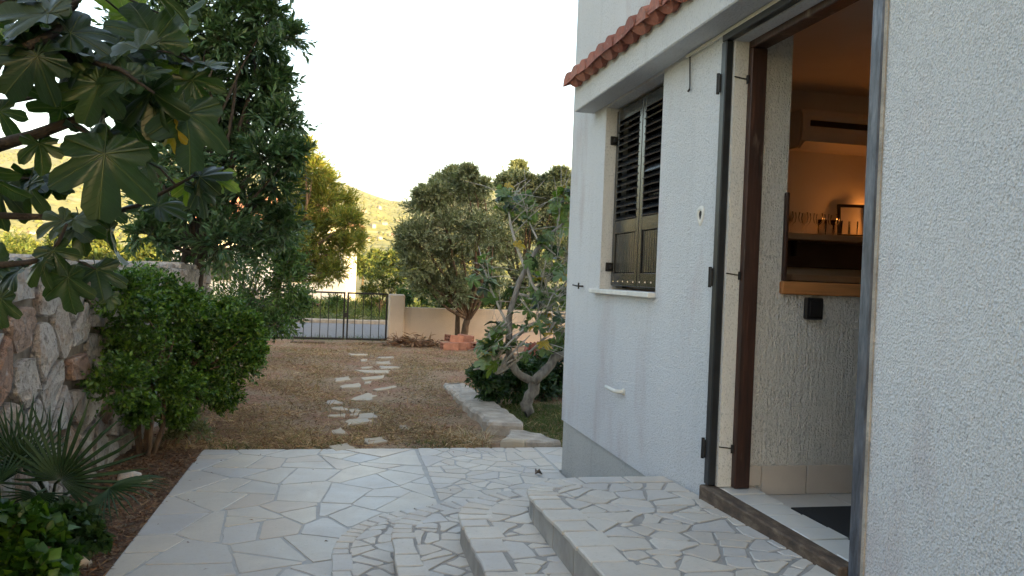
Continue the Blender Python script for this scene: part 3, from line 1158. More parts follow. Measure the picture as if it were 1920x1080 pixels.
part(MB().box((1.713, -6.99, -0.1), (1.95, 5.918, 0.394)), 'plinth', 'plinth_render')
part(MB().box((1.951, 5.68, -0.1), (14.5, 5.93, HTOP)), 'end_wall', 'white_stucco')
part(MB().box((1.951, -7.0, -0.1), (14.5, -6.75, HTOP)), 'back_wall', 'white_stucco')
part(MB().box((14.25, -6.749, -0.1), (14.5, 5.679, HTOP)), 'side_wall', 'white_stucco')
rf = MB()
rv = [(1.2, -7.5, HTOP + 0.01), (15.0, -7.5, HTOP + 0.01), (15.0, 6.4, HTOP + 0.01), (1.2, 6.4, HTOP + 0.01), (5.5, -0.5, HTOP + 0.6), (10.1, -0.5, HTOP + 0.6)]
rf.add(rv, [(0, 1, 5, 4), (1, 2, 5), (2, 3, 4, 5), (3, 0, 4), (3, 2, 1, 0)])
part(rf, 'roof', 'terracotta')

# eave ledge with its course of barrel tiles
led = MB().box((1.553, -3.0, 2.66), (1.699, 5.40, 2.84), 0, 0.006)
led.add([(1.553, -3.0, 2.842), (1.699, -3.0, 2.842), (1.699, -3.0, 2.93), (1.553, 5.40, 2.842), (1.699, 5.40, 2.842), (1.699, 5.40, 2.93)], [(0, 1, 2), (5, 4, 3), (0, 2, 5, 3)])
ledge = part(led, 'eave_ledge', 'soffit_render')
R3 = random.Random(9)


def barrel_tile(rad, length, solid=True):
    m = MB()
    n = 8
    for e, (x, z, rr_) in enumerate(((-length, -0.095, rad), (0.0, 0.0, rad * 0.86))):
        for i in range(n + 1):
            t = math.pi * i / n
            m.v.append((x, math.cos(t) * rr_, z + math.sin(t) * rr_ * 0.95))
        for i in range(n + 1):
            t = math.pi * i / n
            m.v.append((x, math.cos(t) * (rr_ - 0.013), z + math.sin(t) * (rr_ - 0.013) * 0.95))
    k = n + 1
    f = []
    for i in range(n):
        f.append((i, i + 1, 2 * k + i + 1, 2 * k + i))
        f.append((k + i, 3 * k + i, 3 * k + i + 1, k + i + 1))
        f.append((i, k + i, k + i + 1, i + 1))
        f.append((2 * k + i, 2 * k + i + 1, 3 * k + i + 1, 3 * k + i))
    f.append((0, 2 * k, 3 * k, k))
    f.append((n, k + n, 3 * k + n, 2 * k + n))
    # mortar filling just inside the mouth
    if solid:
        f.append(tuple(range(k, 2 * k)))
    m.f = f
    m.mi = [0] * len(f)
    return m.mesh('roof_tile', 'terracotta', False)


cover = barrel_tile(0.082, 0.235)
y = 5.36
k = 0
while y > 1.2:
    o = link('roof_tile', cover, ledge)
    o.matrix_basis = Matrix.Translation(Vector((1.708, y + R3.uniform(-.012, .012), 2.935 + R3.uniform(-.007, .006)))) @ Matrix.Rotation(R3.uniform(-.09, .09), 4, 'X') @ Matrix.Rotation(R3.uniform(-.06, .06), 4, 'Z')
    # the pan tile between two covers lies mouth up
    o = link('roof_tile', cover, ledge)
    o.matrix_basis = Matrix.Translation(Vector((1.708, y - 0.088 + R3.uniform(-.006, .006), 2.955))) @ Matrix.Rotation(math.pi, 4, 'X') @ Matrix.Rotation(0.768, 4, 'Y')
    y -= 0.177
    k += 1

# door surround
part(MB().box((1.684, YD1 - 0.045, 0.556), (1.722, YD1 + 0.004, 2.608), 0, 0.005), 'door_frame', 'black_metal')
part(MB().box((1.686, YD0 + 0.06, 2.609), (1.722, YD1 + 0.004, 2.649), 0, 0.004), 'door_frame', 'black_metal')
part(MB().box((1.690, YD0 - 0.002, 0.497), (1.765, YD0 + 0.058, 2.648), 0, 0.006), 'door_frame', 'worn_zinc')['label'] = 'scuffed bare metal door post'
part(MB().box((1.694, YD0 - 0.018, 0.497), (1.6995, YD0 - 0.003, 2.647)), 'mortar_strip', 'concrete')
for z in (2.42, 1.52, 0.72):
    hg = MB().box((1.676, YD1 - 0.006, z - 0.042), (1.686, YD1 + 0.022, z + 0.042), 0, 0.003)
    hg.tube([(1.679, YD1 + 0.014, z - 0.048), (1.679, YD1 + 0.014, z + 0.048)], 0.008, 8)
    part(hg, 'hinge', 'iron')
    an = MB().tube([(1.722, YD1 - 0.062, z + 0.02), (1.792, YD1 - 0.064, z + 0.012)], 0.003, 6)
    an.tube([(1.788, YD1 - 0.066, z - 0.008), (1.788, YD1 - 0.066, z + 0.03)], 0.008, 8)
    part(an, 'frame_anchor', 'iron')
# plaster reveal beside the metal post
part(MB().box((1.7225, YD1 - 0.060, 0.556), (1.790, YD1 - 0.001, 2.604)), 'door_reveal', 'reveal_plaster')
part(MB().box((1.7225, YD0 + 0.06, 2.605), (1.790, YD1 - 0.001, 2.6485)), 'door_reveal', 'soffit_render')
part(MB().box((1.766, YD0 + 0.001, 0.5), (1.845, YD0 + 0.058, 2.60)), 'door_reveal', 'white_stucco')
part(MB().box((1.791, YD1 - 0.092, 0.554), (1.868, YD1 - 0.002, 2.573), 0, 0.004), 'inner_door_frame', 'brown_wood')
part(MB().box((1.791, YD0 + 0.06, 2.574), (1.868, YD1 - 0.002, 2.648), 0, 0.004), 'inner_door_frame', 'brown_wood')
# threshold
part(MB().box((1.662, YD0 + 0.058, 0.470), (1.735, YD1 + 0.003, 0.553), 0, 0.006), 'threshold', 'threshold_rust')
y = YD0 + 0.062
sill_i = 0
while y < YD1 - 0.02:
    ln = R3.uniform(0.125, 0.175)
    e = min(y + ln, YD1 - 0.004)
    part(MB().box((1.737, y, 0.50), (1.905 + R3.uniform(-0.012, 0.012), e - 0.007, 0.551 + R3.uniform(-0.003, 0.002)), 0, 0.003), 'sill_tile', 'floor_tile')
    y = e

# interior shell
part(MB().box((1.952, -0.5, 0.30), (4.9, 5.679, 0.496)), 'floor', 'wall_mortar')
fx = [1.955, 2.30, 2.72, 3.14, 3.56, 3.98, 4.40, 4.82]
fy = [3.395, 3.05, 2.63, 2.21, 1.79]
for i in range(len(fx) - 1):
    for j in range(len(fy) - 1):
        part(MB().box((fx[i] + 0.003, fy[j + 1] + 0.003, 0.497), (fx[i + 1] - 0.003, fy[j] - 0.003, 0.508), 0, 0.001), 'floor_tile', 'floor_tile')
part(MB().box((1.952, -0.5, 3.02), (4.9, 5.679, 3.15)), 'ceiling', 'plain_plaster')
part(MB().box((4.70, -0.5, 0.497), (4.9, 5.679, 3.019)), 'inner_wall', 'plain_plaster')
part(MB().box((1.952, -0.5, 0.497), (4.699, -0.38, 3.019)), 'inner_wall', 'plain_plaster')
kb = part(MB().box((1.952, 5.60, 0.497), (4.699, 5.678, 3.019)), 'kitchen_wall', 'plain_plaster')
iw = MB()
iw.box((1.906, 3.40, 0.497), (2.03, 3.54, 2.645))
iw.box((1.8695, 3.4005, 0.556), (1.9055, 3.54, 2.645))
iw.box((1.952, 3.401, 2.6455), (2.03, 3.54, 3.019))
iw.box((2.031, 3.40, 0.497), (4.699, 3.54, 1.452))
part(iw, 'partition_wall', 'combed_plaster')
part(MB().box((2.012, 3.372, 1.454), (4.698, 3.60, 1.515), 0, 0.006), 'serving_counter', 'counter_wood')
part(MB().box((2.018, 3.376, 1.516), (2.034, 3.545, 1.93), 0, 0.003), 'opening_trim', 'brown_wood')
part(MB().box((1.869, 3.388, 0.553), (1.951, 3.3985, 0.645), 0, 0.002), 'skirting_tile', 'skirting_tile')
x = 1.956
for wd in (0.235, 0.325, 0.325, 0.325, 0.325):
    part(MB().box((x, 3.386, 0.509), (x + wd - 0.005, 3.3985, 0.645), 0, 0.002), 'skirting_tile', 'skirting_tile')
    x += wd

# window: glazing, sill and the two shutter leaves
wf = MB()
wf.box((1.86, YW0 + 0.002, ZW0 + 0.01), (1.91, YW0 + 0.06, 2.64)).box((1.86, YW1 - 0.06, ZW0 + 0.01), (1.91, YW1 - 0.002, 2.64))
wf.box((1.86, YW0 + 0.061, ZW0 + 0.01), (1.91, YW1 - 0.061, ZW0 + 0.07)).box((1.86, YW0 + 0.061, 2.58), (1.91, YW1 - 0.061, 2.64))
win = part(wf, 'window', 'shutter_paint')
MB().box((1.88, YW0 + 0.062, ZW0 + 0.071), (1.886, YW1 - 0.062, 2.579)).build('pane', 'window_pane', win)
part(MB().box((1.655, YW0 - 0.006, 1.400), (1.86, YW1 + 0.10, 1.4285), 0, 0.004), 'window_sill', 'sill_stone')


def shutter(ya, yb_):
    Xa, Xb = 1.772, 1.806
    za, zb_ = 1.455, 2.625
    fr = MB()
    st_ = 0.046
    fr.box((Xa, ya, za), (Xb, ya + st_, zb_), 0, 0.003).box((Xa, yb_ - st_, za), (Xb, yb_, zb_), 0, 0.003)
    fr.box((Xa + .001, ya + st_ + .0005, za), (Xb - .001, yb_ - st_ - .0005, za + 0.085), 0, 0.003)
    fr.box((Xa + .001, ya + st_ + .0005, 1.80), (Xb - .001, yb_ - st_ - .0005, 1.885), 0, 0.003)
    fr.box((Xa + .001, ya + st_ + .0005, zb_ - 0.075), (Xb - .001, yb_ - st_ - .0005, zb_), 0, 0.003)
    s_ = part(fr, 'shutter', 'shutter_paint')
    n_ = 15
    for i in range(n_):
        z = 1.905 + (2.535 - 1.905) * i / (n_ - 1)
        tl = math.radians(R3.uniform(34, 44))
        if R3.random() < 0.12:
            tl = math.radians(R3.uniform(15, 60))
        hw, ht = 0.026, 0.004
        dx, dz = math.cos(tl) * hw, math.sin(tl) * hw
        ex, ez = -math.sin(tl) * ht, math.cos(tl) * ht
        c0 = (Xa + Xb) / 2
        vs = []
        for yy in (ya + st_ - 0.004, yb_ - st_ + 0.004):
            zz_ = z + R3.uniform(-0.003, 0.003)
            vs += [(c0 - dx + ex, yy, zz_ - dz + ez), (c0 + dx + ex, yy, zz_ + dz + ez), (c0 + dx - ex, yy, zz_ + dz - ez), (c0 - dx - ex, yy, zz_ - dz - ez)]
        MB().add(vs, [(0, 1, 2, 3), (7, 6, 5, 4), (0, 4, 5, 1), (1, 5, 6, 2), (2, 6, 7, 3), (3, 7, 4, 0)]).build('slat', 'shutter_paint', s_)
    yy = ya + st_ + 0.002
    nb = 10
    wd = (yb_ - ya - 2 * st_ - 0.004) / nb
    for i in range(nb):
        MB().box((Xa + 0.010, yy + 0.002, za + 0.086), (Xb - 0.010, yy + wd - 0.002, 1.799), 0, 0.004).build('panel_board', 'shutter_paint', s_)
        yy += wd
    for i in range(5):
        yb2 = ya + 0.05 + (yb_ - ya - 0.1) * i / 4
        MB().lathe([(0.0001, 0.006), (0.004, 0.004), (0.006, 0.0)], (0, 0, 0), 6).build('stud', 'chrome', s_).matrix_basis = Matrix.Translation(Vector((Xa, yb2, za + 0.03))) @ Matrix.Rotation(-math.pi / 2, 4, 'Y')
    return s_


shutter(4.16, 4.632)
shutter(4.642, 5.115)
for z in (2.43, 1.58):
    part(MB().box((1.735, YW1 - 0.012, z - 0.03), (1.775, YW1 - 0.001, z + 0.03), 0, 0.003).box((1.752, YW1 - 0.05, z - 0.012), (1.768, YW1 - 0.012, z + 0.012)), 'hinge', 'iron')

# small fittings on the wall
part(MB().box((1.684, 2.62, 2.640), (1.699, 3.83, 2.658), 0, 0.002), 'cable_trunking', 'plastic_white')
wire = MB().tube([(1.692, 3.80, 2.645), (1.690, 3.79, 2.58), (1.691, 3.785, 2.50), (1.690, 3.782, 2.468)], 0.0035, 6)
wire.tube([(1.690, 3.782, 2.472), (1.684, 3.79, 2.460)], 0.006, 6)
part(wire, 'hanging_cable', 'iron')
pipe = MB().tube([(1.70, 4.58, 0.815), (1.665, 4.58, 0.815), (1.648, 4.60, 0.815), (1.648, 4.76, 0.818)], 0.013, 10)
pipe.tube([(1.70, 4.58, 0.815), (1.690, 4.58, 0.815)], 0.02, 10)
part(pipe, 'pipe_stub', 'plastic_white', None, True)
hook = MB().tube([(1.70, 5.50, 1.44), (1.665, 5.50, 1.44), (1.655, 5.53, 1.442), (1.652, 5.60, 1.447)], 0.006, 6)
hook.tube([(1.665, 5.50, 1.42), (1.665, 5.50, 1.465)], 0.006, 6)
part(hook, 'shutter_hook', 'iron')
ring = MB()
nn = 14
rv, rfc = [], []
for i in range(nn):
    t = 2 * math.pi * i / nn
    k = 1 + 0.12 * math.sin(3 * t)
    for r_, xo in ((0.050 * k, 1.699), (0.042 * k, 1.694), (0.026 * k, 1.694), (0.021 * k, 1.6995)):
        rv.append((xo, 3.614 + math.cos(t) * r_ * 0.8, 1.823 + math.sin(t) * r_))
for i in range(nn):
    for j in range(3):
        a, b = i * 4 + j, ((i + 1) % nn) * 4 + j
        rfc.append((a, a + 1, b + 1, b))
ring.add(rv, rfc)
part(ring, 'mortar_ring', 'sill_stone', None, True)
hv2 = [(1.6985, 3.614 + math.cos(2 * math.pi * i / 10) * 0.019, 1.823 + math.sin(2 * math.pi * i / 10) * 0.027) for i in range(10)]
part(MB().add(hv2, [tuple(range(10))]), 'hole_shade_disc', 'hole_shade')  # flat disc on the wall face, the hole's shade painted dark

# ------------------------------------------------------------------ things inside the door
mat_ = MB().box((1.957, 2.40, 0.509), (2.62, 3.14, 0.523), 0, 0.003).build('doormat', 'rubber_mat')
tag(mat_, 'flat black rubber doormat just inside the door sill', 'doormat')
sw = empty('wall_switch', (2.185, 3.399, 1.39))
tag(sw, 'black square switch box on the plaster under the serving counter', 'switch')
MB().box((-0.046, -0.028, -0.052), (0.046, 0.0, 0.052), 0, 0.006).build('housing', 'plastic_black', sw)
MB().box((-0.030, -0.034, -0.036), (0.030, -0.0285, 0.036), 0, 0.003).build('rocker', 'plastic_black', sw)
ac = empty('air_conditioner', (3.75, 5.60, 2.55))
tag(ac, 'white split air conditioner high on the dim kitchen wall', 'air conditioner')
prof = [(0.0, 0.0), (-0.12, 0.0), (-0.19, 0.05), (-0.205, 0.12), (-0.20, 0.24), (-0.17, 0.285), (0.0, 0.29)]
vs = [(-0.42, y, z) for y, z in prof] + [(0.42, y, z) for y, z in prof]
npf = len(prof)
fs = [tuple(range(npf)), tuple(range(2 * npf - 1, npf - 1, -1))] + [(i, npf + i, npf + (i + 1) % npf, (i + 1) % npf) for i in range(npf)]
MB().add(vs, fs).build('body', 'ac_body', ac)
MB().box((-0.36, -0.213, 0.155), (0.36, -0.203, 0.20), 0, 0.003).build('intake_grille', 'plastic_black', ac)
MB().add([(-0.40, -0.125, 0.004), (0.40, -0.125, 0.004), (0.40, -0.195, 0.050), (-0.40, -0.195, 0.050), (-0.40, -0.135, -0.006), (0.40, -0.135, -0.006), (0.40, -0.203, 0.042), (-0.40, -0.203, 0.042)], [(3, 2, 1, 0), (4, 5, 6, 7), (0, 1, 5, 4), (2, 3, 7, 6), (1, 2, 6, 5), (3, 0, 4, 7)]).build('outlet_flap', 'ac_body', ac)
MB().box((-0.43, -0.17, 0.01), (-0.421, 0.0, 0.28), 0, 0.003).build('end_cover', 'ac_body', ac)
sh = empty('wall_shelf', (3.9, 5.47, 1.85))
tag(sh, 'pale shelf board holding glasses above the dark cupboard', 'shelf')
MB().box((-0.70, -0.15, 0.0), (0.72, 0.129, 0.045), 0, 0.003).build('board', 'shelf_board', sh)
for dx in (-0.55, 0.5):
    MB().box((dx, 0.0, -0.12), (dx + 0.02, 0.128, -0.001), 0, 0.002).build('bracket', 'iron', sh)
cab = empty('kitchen_cabinet', (3.9, 5.42, 0.51))
tag(cab, 'dark kitchen cabinet with pale worktop below the shelf', 'cabinet')
MB().box((-0.72, -0.18, 0.0), (0.74, 0.178, 1.03), 0, 0.004).build('carcass', 'cupboard_dark', cab)
MB().box((-0.74, -0.24, 1.031), (0.76, 0.179, 1.075), 0, 0.004).build('worktop', 'shelf_board', cab)
MB().box((-0.72, 0.10, 1.14), (0.74, 0.178, 1.33), 0, 0.003).build('back_panel', 'cupboard_dark', cab)
pf = empty('picture_frame', (3.87, 5.52, 1.896))
tag(pf, 'small framed picture with black frame leaning at the shelf end', 'picture')
pf.rotation_euler = (math.radians(-8), 0, math.radians(-14))
fr = MB().box((-0.11, -0.01, 0), (0.11, 0.01, 0.022)).box((-0.11, -0.01, 0.24), (0.11, 0.01, 0.262)).box((-0.11, -0.0095, 0.0225), (-0.088, 0.0095, 0.2395)).box((0.088, -0.0095, 0.0225), (0.11, 0.0095, 0.2395))
fr.build('frame', 'plastic_black', pf)
MB().box((-0.088, -0.002, 0.0225), (0.088, 0.004, 0.2395)).build('print', 'paper', pf)

gw = MB().lathe([(0.0001, 0.002), (0.032, 0.002), (0.034, 0.005), (0.006, 0.012), (0.0045, 0.06), (0.008, 0.072), (0.03, 0.095), (0.036, 0.125), (0.033, 0.165), (0.0315, 0.165), (0.0345, 0.125), (0.0285, 0.098), (0.0001, 0.078)], (0, 0, 0), 14).mesh('wine_glass', 'clear_glass', True)
gt = MB().lathe([(0.0001, 0.0), (0.027, 0.0), (0.029, 0.003), (0.034, 0.11), (0.0325, 0.11), (0.0275, 0.012), (0.0001, 0.010)], (0, 0, 0), 14).mesh('tumbler', 'clear_glass', True)
kx = 3.27
R4 = random.Random(3)
for i in range(13):
    stem = i < 8
    x = 3.27 + (i % 8) * 0.062 if stem else 3.50 + (i - 8) * 0.066
    y = (5.50 if i % 2 else 5.44) if stem else 5.355 + (i % 2) * 0.01
    o = link('wine_glass' if stem else 'tumbler', gw if stem else gt)
    o.location = (x, y, 1.896)
    o.rotation_euler = (0, 0, R4.random() * 6)
    if stem:
        tag(o, 'clear stemmed wine glass standing at the back of the lit shelf', 'glass', 'wine glasses on the kitchen shelf')
    else:
        tag(o, 'clear straight tumbler standing at the front edge of the lit shelf', 'glass', 'tumblers on the kitchen shelf')
lamp = empty('kitchen_lamp', (4.13, 5.42, 2.10))
tag(lamp, 'small warm lamp glowing behind the door post above the shelf', 'lamp')
MB().lathe([(0.03, 0.10), (0.06, 0.06), (0.085, 0.0), (0.08, 0.0), (0.055, 0.055), (0.025, 0.094)], (0, 0, 0), 16).build('shade', 'shelf_board', lamp, True)
MB().lathe([(0.0001, -0.012), (0.022, 0.0), (0.028, 0.025), (0.018, 0.05), (0.0001, 0.055)], (0, 0, 0), 12).build('bulb', 'lamp_glow', lamp, True)
MB().tube([(0, 0, 0.10), (0, 0, 0.92)], 0.004, 6).build('cord', 'plastic_black', lamp)
ld = bpy.data.lights.new('lamp_light', 'POINT')
ld.energy = 0.7
ld.color = (1.0, 0.33, 0.06)
ld.shadow_soft_size = 0.05
lo = bpy.data.objects.new('lamp_light', ld)
COL.objects.link(lo)
lo.parent = lamp
lo.location = (0, 0, -0.06)

# ------------------------------------------------------------------ dry-stone wall on the other side
swall = empty('stone_wall', (-1.8, 5.5, 0.0))
tag(swall, 'old rubble stone wall of pale grey and rusty blocks along the bed', 'wall')
SI = Matrix.Translation(-Vector(swall.location))
WX, WT = -1.62, 1.45
cm = MB()
cys = lin(-1.0, 10.6, 60)
cv, cf = [], []
for y in cys:
    t = WT + nz(y, 0, 1.7, 0.03)
    cv += [(WX - 0.02, y, -0.2), (WX - 0.02, y, t - 0.03), (WX - 0.06, y, t), (WX - 0.42, y, t + 0.01), (WX - 0.45, y, -0.2)]
for i in range(len(cys) - 1):
    for j in range(4):
        cf.append((i * 5 + j, i * 5 + j + 1, (i + 1) * 5 + j + 1, (i + 1) * 5 + j))
cf += [(4, 3, 2, 1, 0), tuple(range((len(cys) - 1) * 5, len(cys) * 5))]
co = cm.add(cv, cf).build('wall_core', 'wall_mortar', swall)
co.matrix_parent_inverse = SI
R5 = random.Random(14)
seedw = seeds_in(1.4, 10.5, -0.06, WT - 0.01, 0.33, 0.25, 0.44, R5)
seedw = [(a, b) for a, b in seedw]
for poly in cells([(1.4, -0.06), (10.5, -0.06), (10.5, WT - 0.005), (1.4, WT - 0.005)], seedw, 0.050):
    if area(poly) < 0.008:
        continue
    cyw, czw = centroid(poly)
    pts = []
    n_ = len(poly)
    for i in range(n_):
        p, q = poly[i], poly[(i + 1) % n_]
        pts.append((p[0] * 0.94 + cyw * 0.06, p[1] * 0.94 + czw * 0.06))
        if math.hypot(q[0] - p[0], q[1] - p[1]) > 0.10:
            pts.append(((p[0] + q[0]) / 2 + R5.uniform(-.012, .012), (p[1] + q[1]) / 2 + R5.uniform(-.012, .012)))
    n_ = len(pts)
    bul = R5.uniform(0.012, 0.04)
    tlt, tlz = R5.uniform(-0.05, 0.05), R5.uniform(-0.05, 0.05)
    vs, fs = [], []
    for kk, off in ((1.0, -0.03), (0.985, 0.70), (0.90, 0.95), (0.5, 1.0)):
        for (u, v_) in pts:
            U, W_ = cyw + (u - cyw) * kk, czw + (v_ - czw) * kk
            xo = WX + (bul * off if off > 0 else off) + (tlt * (U - cyw) + tlz * (W_ - czw)) * max(off, 0) + R5.uniform(-.012, .012) * (off > 0)
            vs.append((xo, U, W_))
    vs.append((WX + bul + R5.uniform(-.006, .006), cyw, czw))
    for r_ in range(3):
        for i in range(n_):
            j = (i + 1) % n_
            fs.append((r_ * n_ + i, r_ * n_ + j, (r_ + 1) * n_ + j, (r_ + 1) * n_ + i))
    for i in range(n_):
        fs.append((3 * n_ + i, 3 * n_ + (i + 1) % n_, 4 * n_))
    o = MB().add(vs, fs).build('wall_stone', 'rubble_stone', swall)
    o.matrix_parent_inverse = SI
y = 1.5
while y < 10.4:                                       # rough capping stones
    ln = R5.uniform(0.22, 0.5)
    o = MB().box((WX - 0.40, y, WT - 0.02), (WX - 0.02 + R5.uniform(-.03, .03), y + ln - 0.02, WT + R5.uniform(0.025, 0.06)), 0, 0.016).build('coping_stone', 'rubble_stone', swall)
    o.matrix_parent_inverse = SI
    y += ln

# ------------------------------------------------------------------ gate, gate pillars and garden wall
gw_ = empty('garden_wall', (4.0, 17.1, 0.0))
tag(gw_, 'low stained rendered garden wall running from the gate pillar', 'wall')
m = MB()
wx = lin(1.325, 9.5, 30)
vv, ff = [], []
for x in wx:
    t = 0.77 + nz(x, 2, 1.1, 0.02)
    vv += [(x, 17.0, -0.2), (x, 17.0, t), (x, 17.2, t), (x, 17.2, -0.2)]
for i in range(len(wx) - 1):
    for j in range(3):
        ff.append((i * 4 + j, (i + 1) * 4 + j, (i + 1) * 4 + j + 1, i * 4 + j + 1))
ff.append((0, 1, 2, 3))
o = m.add(vv, ff).build('wall_face', 'stained_render', gw_)
o.matrix_parent_inverse = Matrix.Translation(-Vector(gw_.location))
pil = MB().box((0.985, 16.90, -0.2), (1.322, 17.22, 1.04), 0, 0.025).build('gate_pillar', 'stained_render')
tag(pil, 'square rendered gate pillar joining the low garden wall', 'pillar')
pil2 = MB().box((-1.95, 16.90, -0.2), (-1.61, 17.22, 1.06), 0, 0.025).build('gate_pillar', 'stained_render')
tag(pil2, 'rendered gate pillar half hidden by the dark shrub', 'pillar')
lw = MB().box((-9.0, 17.0, -0.2), (-1.951, 17.2, 0.8), 0, 0.01).build('garden_wall', 'stained_render')
tag(lw, 'low rendered garden wall behind the tall dark trees', 'wall')
gate = empty('iron_gate', (-0.3, 17.05, 0.0))
tag(gate, 'thin black iron gate with upright bars between the pillars', 'gate')
GI = Matrix.Translation(-Vector(gate.location))
for (xa, xb) in ((-1.58, 0.085), (0.125, 0.965)):
    lf = MB().box((xa, 17.03, 0.05), (xb, 17.06, 0.085)).box((xa, 17.03, 1.015), (xb, 17.06, 1.05))
    lf.box((xa, 17.031, 0.0855), (xa + 0.035, 17.059, 1.0145)).box((xb - 0.035, 17.031, 0.0855), (xb, 17.059, 1.0145))
    lo_ = lf.build('gate_leaf', 'iron', gate)
    lo_.matrix_parent_inverse = GI
    nb = round((xb - xa) / 0.164)
    for i in range(1, nb):
        x = xa + (xb - xa) * i / nb
        bo = MB().box((x - 0.007, 17.038, 0.086), (x + 0.007, 17.052, 1.014)).build('bar', 'iron', lo_)
lk = MB().box((0.05, 17.015, 0.52), (0.16, 17.029, 0.62), 0, 0.004)

o = lk.build('lock', 'iron', gate)
o.matrix_parent_inverse = GI
drain = MB().box((-0.98, 16.72, -0.03), (-0.30, 16.86, 0.02), 0, 0.006).build('drain_board', 'bark_brown')
tag(drain, 'dark rusty board lying on the ground before the gate', 'board')

# ------------------------------------------------------------------ low concrete kerb wall of the fig bed
R6 = random.Random(31)
def rough_slab(poly, z0, z1, name, mat, seed, bev=0.03, taper=0.0):
    r = random.Random(seed)
    pts = []
    n_ = len(poly)
    for i in range(n_):
        p, q = poly[i], poly[(i + 1) % n_]
        l = math.hypot(q[0] - p[0], q[1] - p[1])
        k = max(1, int(l / 0.09))
        for a in range(k):
            t = a / k
            pts.append((p[0] + (q[0] - p[0]) * t + r.uniform(-.022, .022), p[1] + (q[1] - p[1]) * t + r.uniform(-.022, .022)))
    n_ = len(pts)
    c = centroid(pts)
    vs = [(x, y, z0) for x, y in pts]
    zt_ = lambda y: z1 - taper * max(0.0, y - 7.4)
    vs += [(x, y, zt_(y) - bev + r.uniform(-.008, .004)) for x, y in pts]
    ins = inset_any(pts, bev)
    vs += [(x, y, zt_(y) + r.uniform(-.006, .006)) for x, y in ins]
    fs = []
    for i in range(n_):
        j = (i + 1) % n_
        fs += [(i, j, n_ + j, n_ + i), (n_ + i, n_ + j, 2 * n_ + j, 2 * n_ + i)]
    ctr = inset_any(ins, 0.06)
    vs += [(x, y, zt_(y) + r.uniform(-.006, .006)) for x, y in ctr]
    for i in range(n_):
        j = (i + 1) % n_
        fs.append((2 * n_ + i, 2 * n_ + j, 3 * n_ + j, 3 * n_ + i))
    fs.append(tuple(range(3 * n_, 4 * n_)))
    return MB().add(vs, fs).build(name, mat)


def inset_any(pts, d):
    out = []
    n_ = len(pts)
    for i in range(n_):
        a, b, c = pts[i - 1], pts[i], pts[(i + 1) % n_]
        tx, ty = c[0] - a[0], c[1] - a[1]
        l = math.hypot(tx, ty) + 1e-9
        out.append((b[0] - ty / l * d, b[1] + tx / l * d))
    return out


k1 = rough_slab([(1.40, 7.42), (1.70, 7.30), (1.77, 7.55), (1.72, 9.0), (1.66, 10.55), (1.36, 10.55), (1.38, 9.0)], -0.08, 0.105, 'bed_kerb', 'concrete', 4, 0.025, 0.018)
tag(k1, 'long crumbling concrete edging between the dry yard and the fig', 'edging')
k2 = rough_slab([(1.50, 6.80), (1.93, 6.78), (1.86, 7.10), (1.74, 7.285), (1.58, 7.33), (1.52, 7.1)], -0.06, 0.055, 'bed_kerb', 'concrete', 5, 0.02)
tag(k2, 'low flat concrete slab between the edging and the terrace', 'edging')
k3 = rough_slab([(1.42, 6.80), (1.63, 6.79), (1.66, 6.88), (1.48, 6.92)], -0.02, 0.06, 'loose_slab', 'path_stone', 8, 0.015)
tag(k3, 'small white flat stone lying on the terrace edge by the slab', 'stone')

# ------------------------------------------------------------------ stepping stones in the yard
ST = [[(618, 832), (650, 828), (668, 838), (626, 841)], [(684, 822), (715, 818), (727, 826), (690, 830)], [(617, 806), (640, 800), (650, 812), (622, 811)],
      [(651, 785), (692, 783), (697, 788), (652, 796)], [(670, 776), (700, 772), (704, 781), (672, 783)], [(617, 775), (645, 773), (648, 779), (621, 779)],
      [(622, 764), (645, 762), (652, 769), (630, 769)], [(655, 767), (672, 764), (678, 769), (658, 772)], [(657, 774), (676, 770), (672, 775), (658, 777)],
      [(611, 751), (630, 749), (644, 755), (620, 758)], [(655, 749), (690, 736), (706, 741), (690, 749)], [(636, 722), (672, 717), (674, 725), (640, 726)],
      [(627, 709), (655, 704), (656, 711), (632, 715)], [(700, 728), (742, 721), (745, 724), (705, 730)], [(678, 706), (722, 702), (716, 708), (682, 711)],
      [(682, 713), (696, 711), (692, 716), (684, 716)], [(665, 693), (730, 694), (726, 699), (690, 698)], [(710, 684), (750, 685), (740, 688), (714, 689)],
      [(705, 676), (732, 675), (730, 680), (706, 680)], [(710, 669), (738, 668), (735, 671), (708, 671)], [(655, 664), (690, 665), (685, 667), (658, 667)],
      [(675, 673), (688, 672), (686, 676), (676, 676)], [(675, 687), (698, 685), (697, 688), (678, 689)], [(748, 796), (764, 795), (768, 802), (752, 803)]]
R7 = random.Random(2)
stone_c = []
for q in ST:
    pts = [flat(px_, py_, 0.02) for px_, py_ in q]
    poly = [(p.x, p.y) for p in pts]
    if area(poly) < 0:
        poly = poly[::-1]
    cx, cyy = centroid(poly)
    stone_c.append((cx, cyy, max(math.hypot(p[0] - cx, p[1] - cyy) for p in poly)))
    zc = yard_z(cx, cyy)
    link('stepping_stone', stone_mesh(poly, lambda x, y, z=zc: z, 0.014 + R7.random() * 0.008, 0.006, R7, 'path_stone', 0.035), yard)
stone_c = np.array(stone_c)

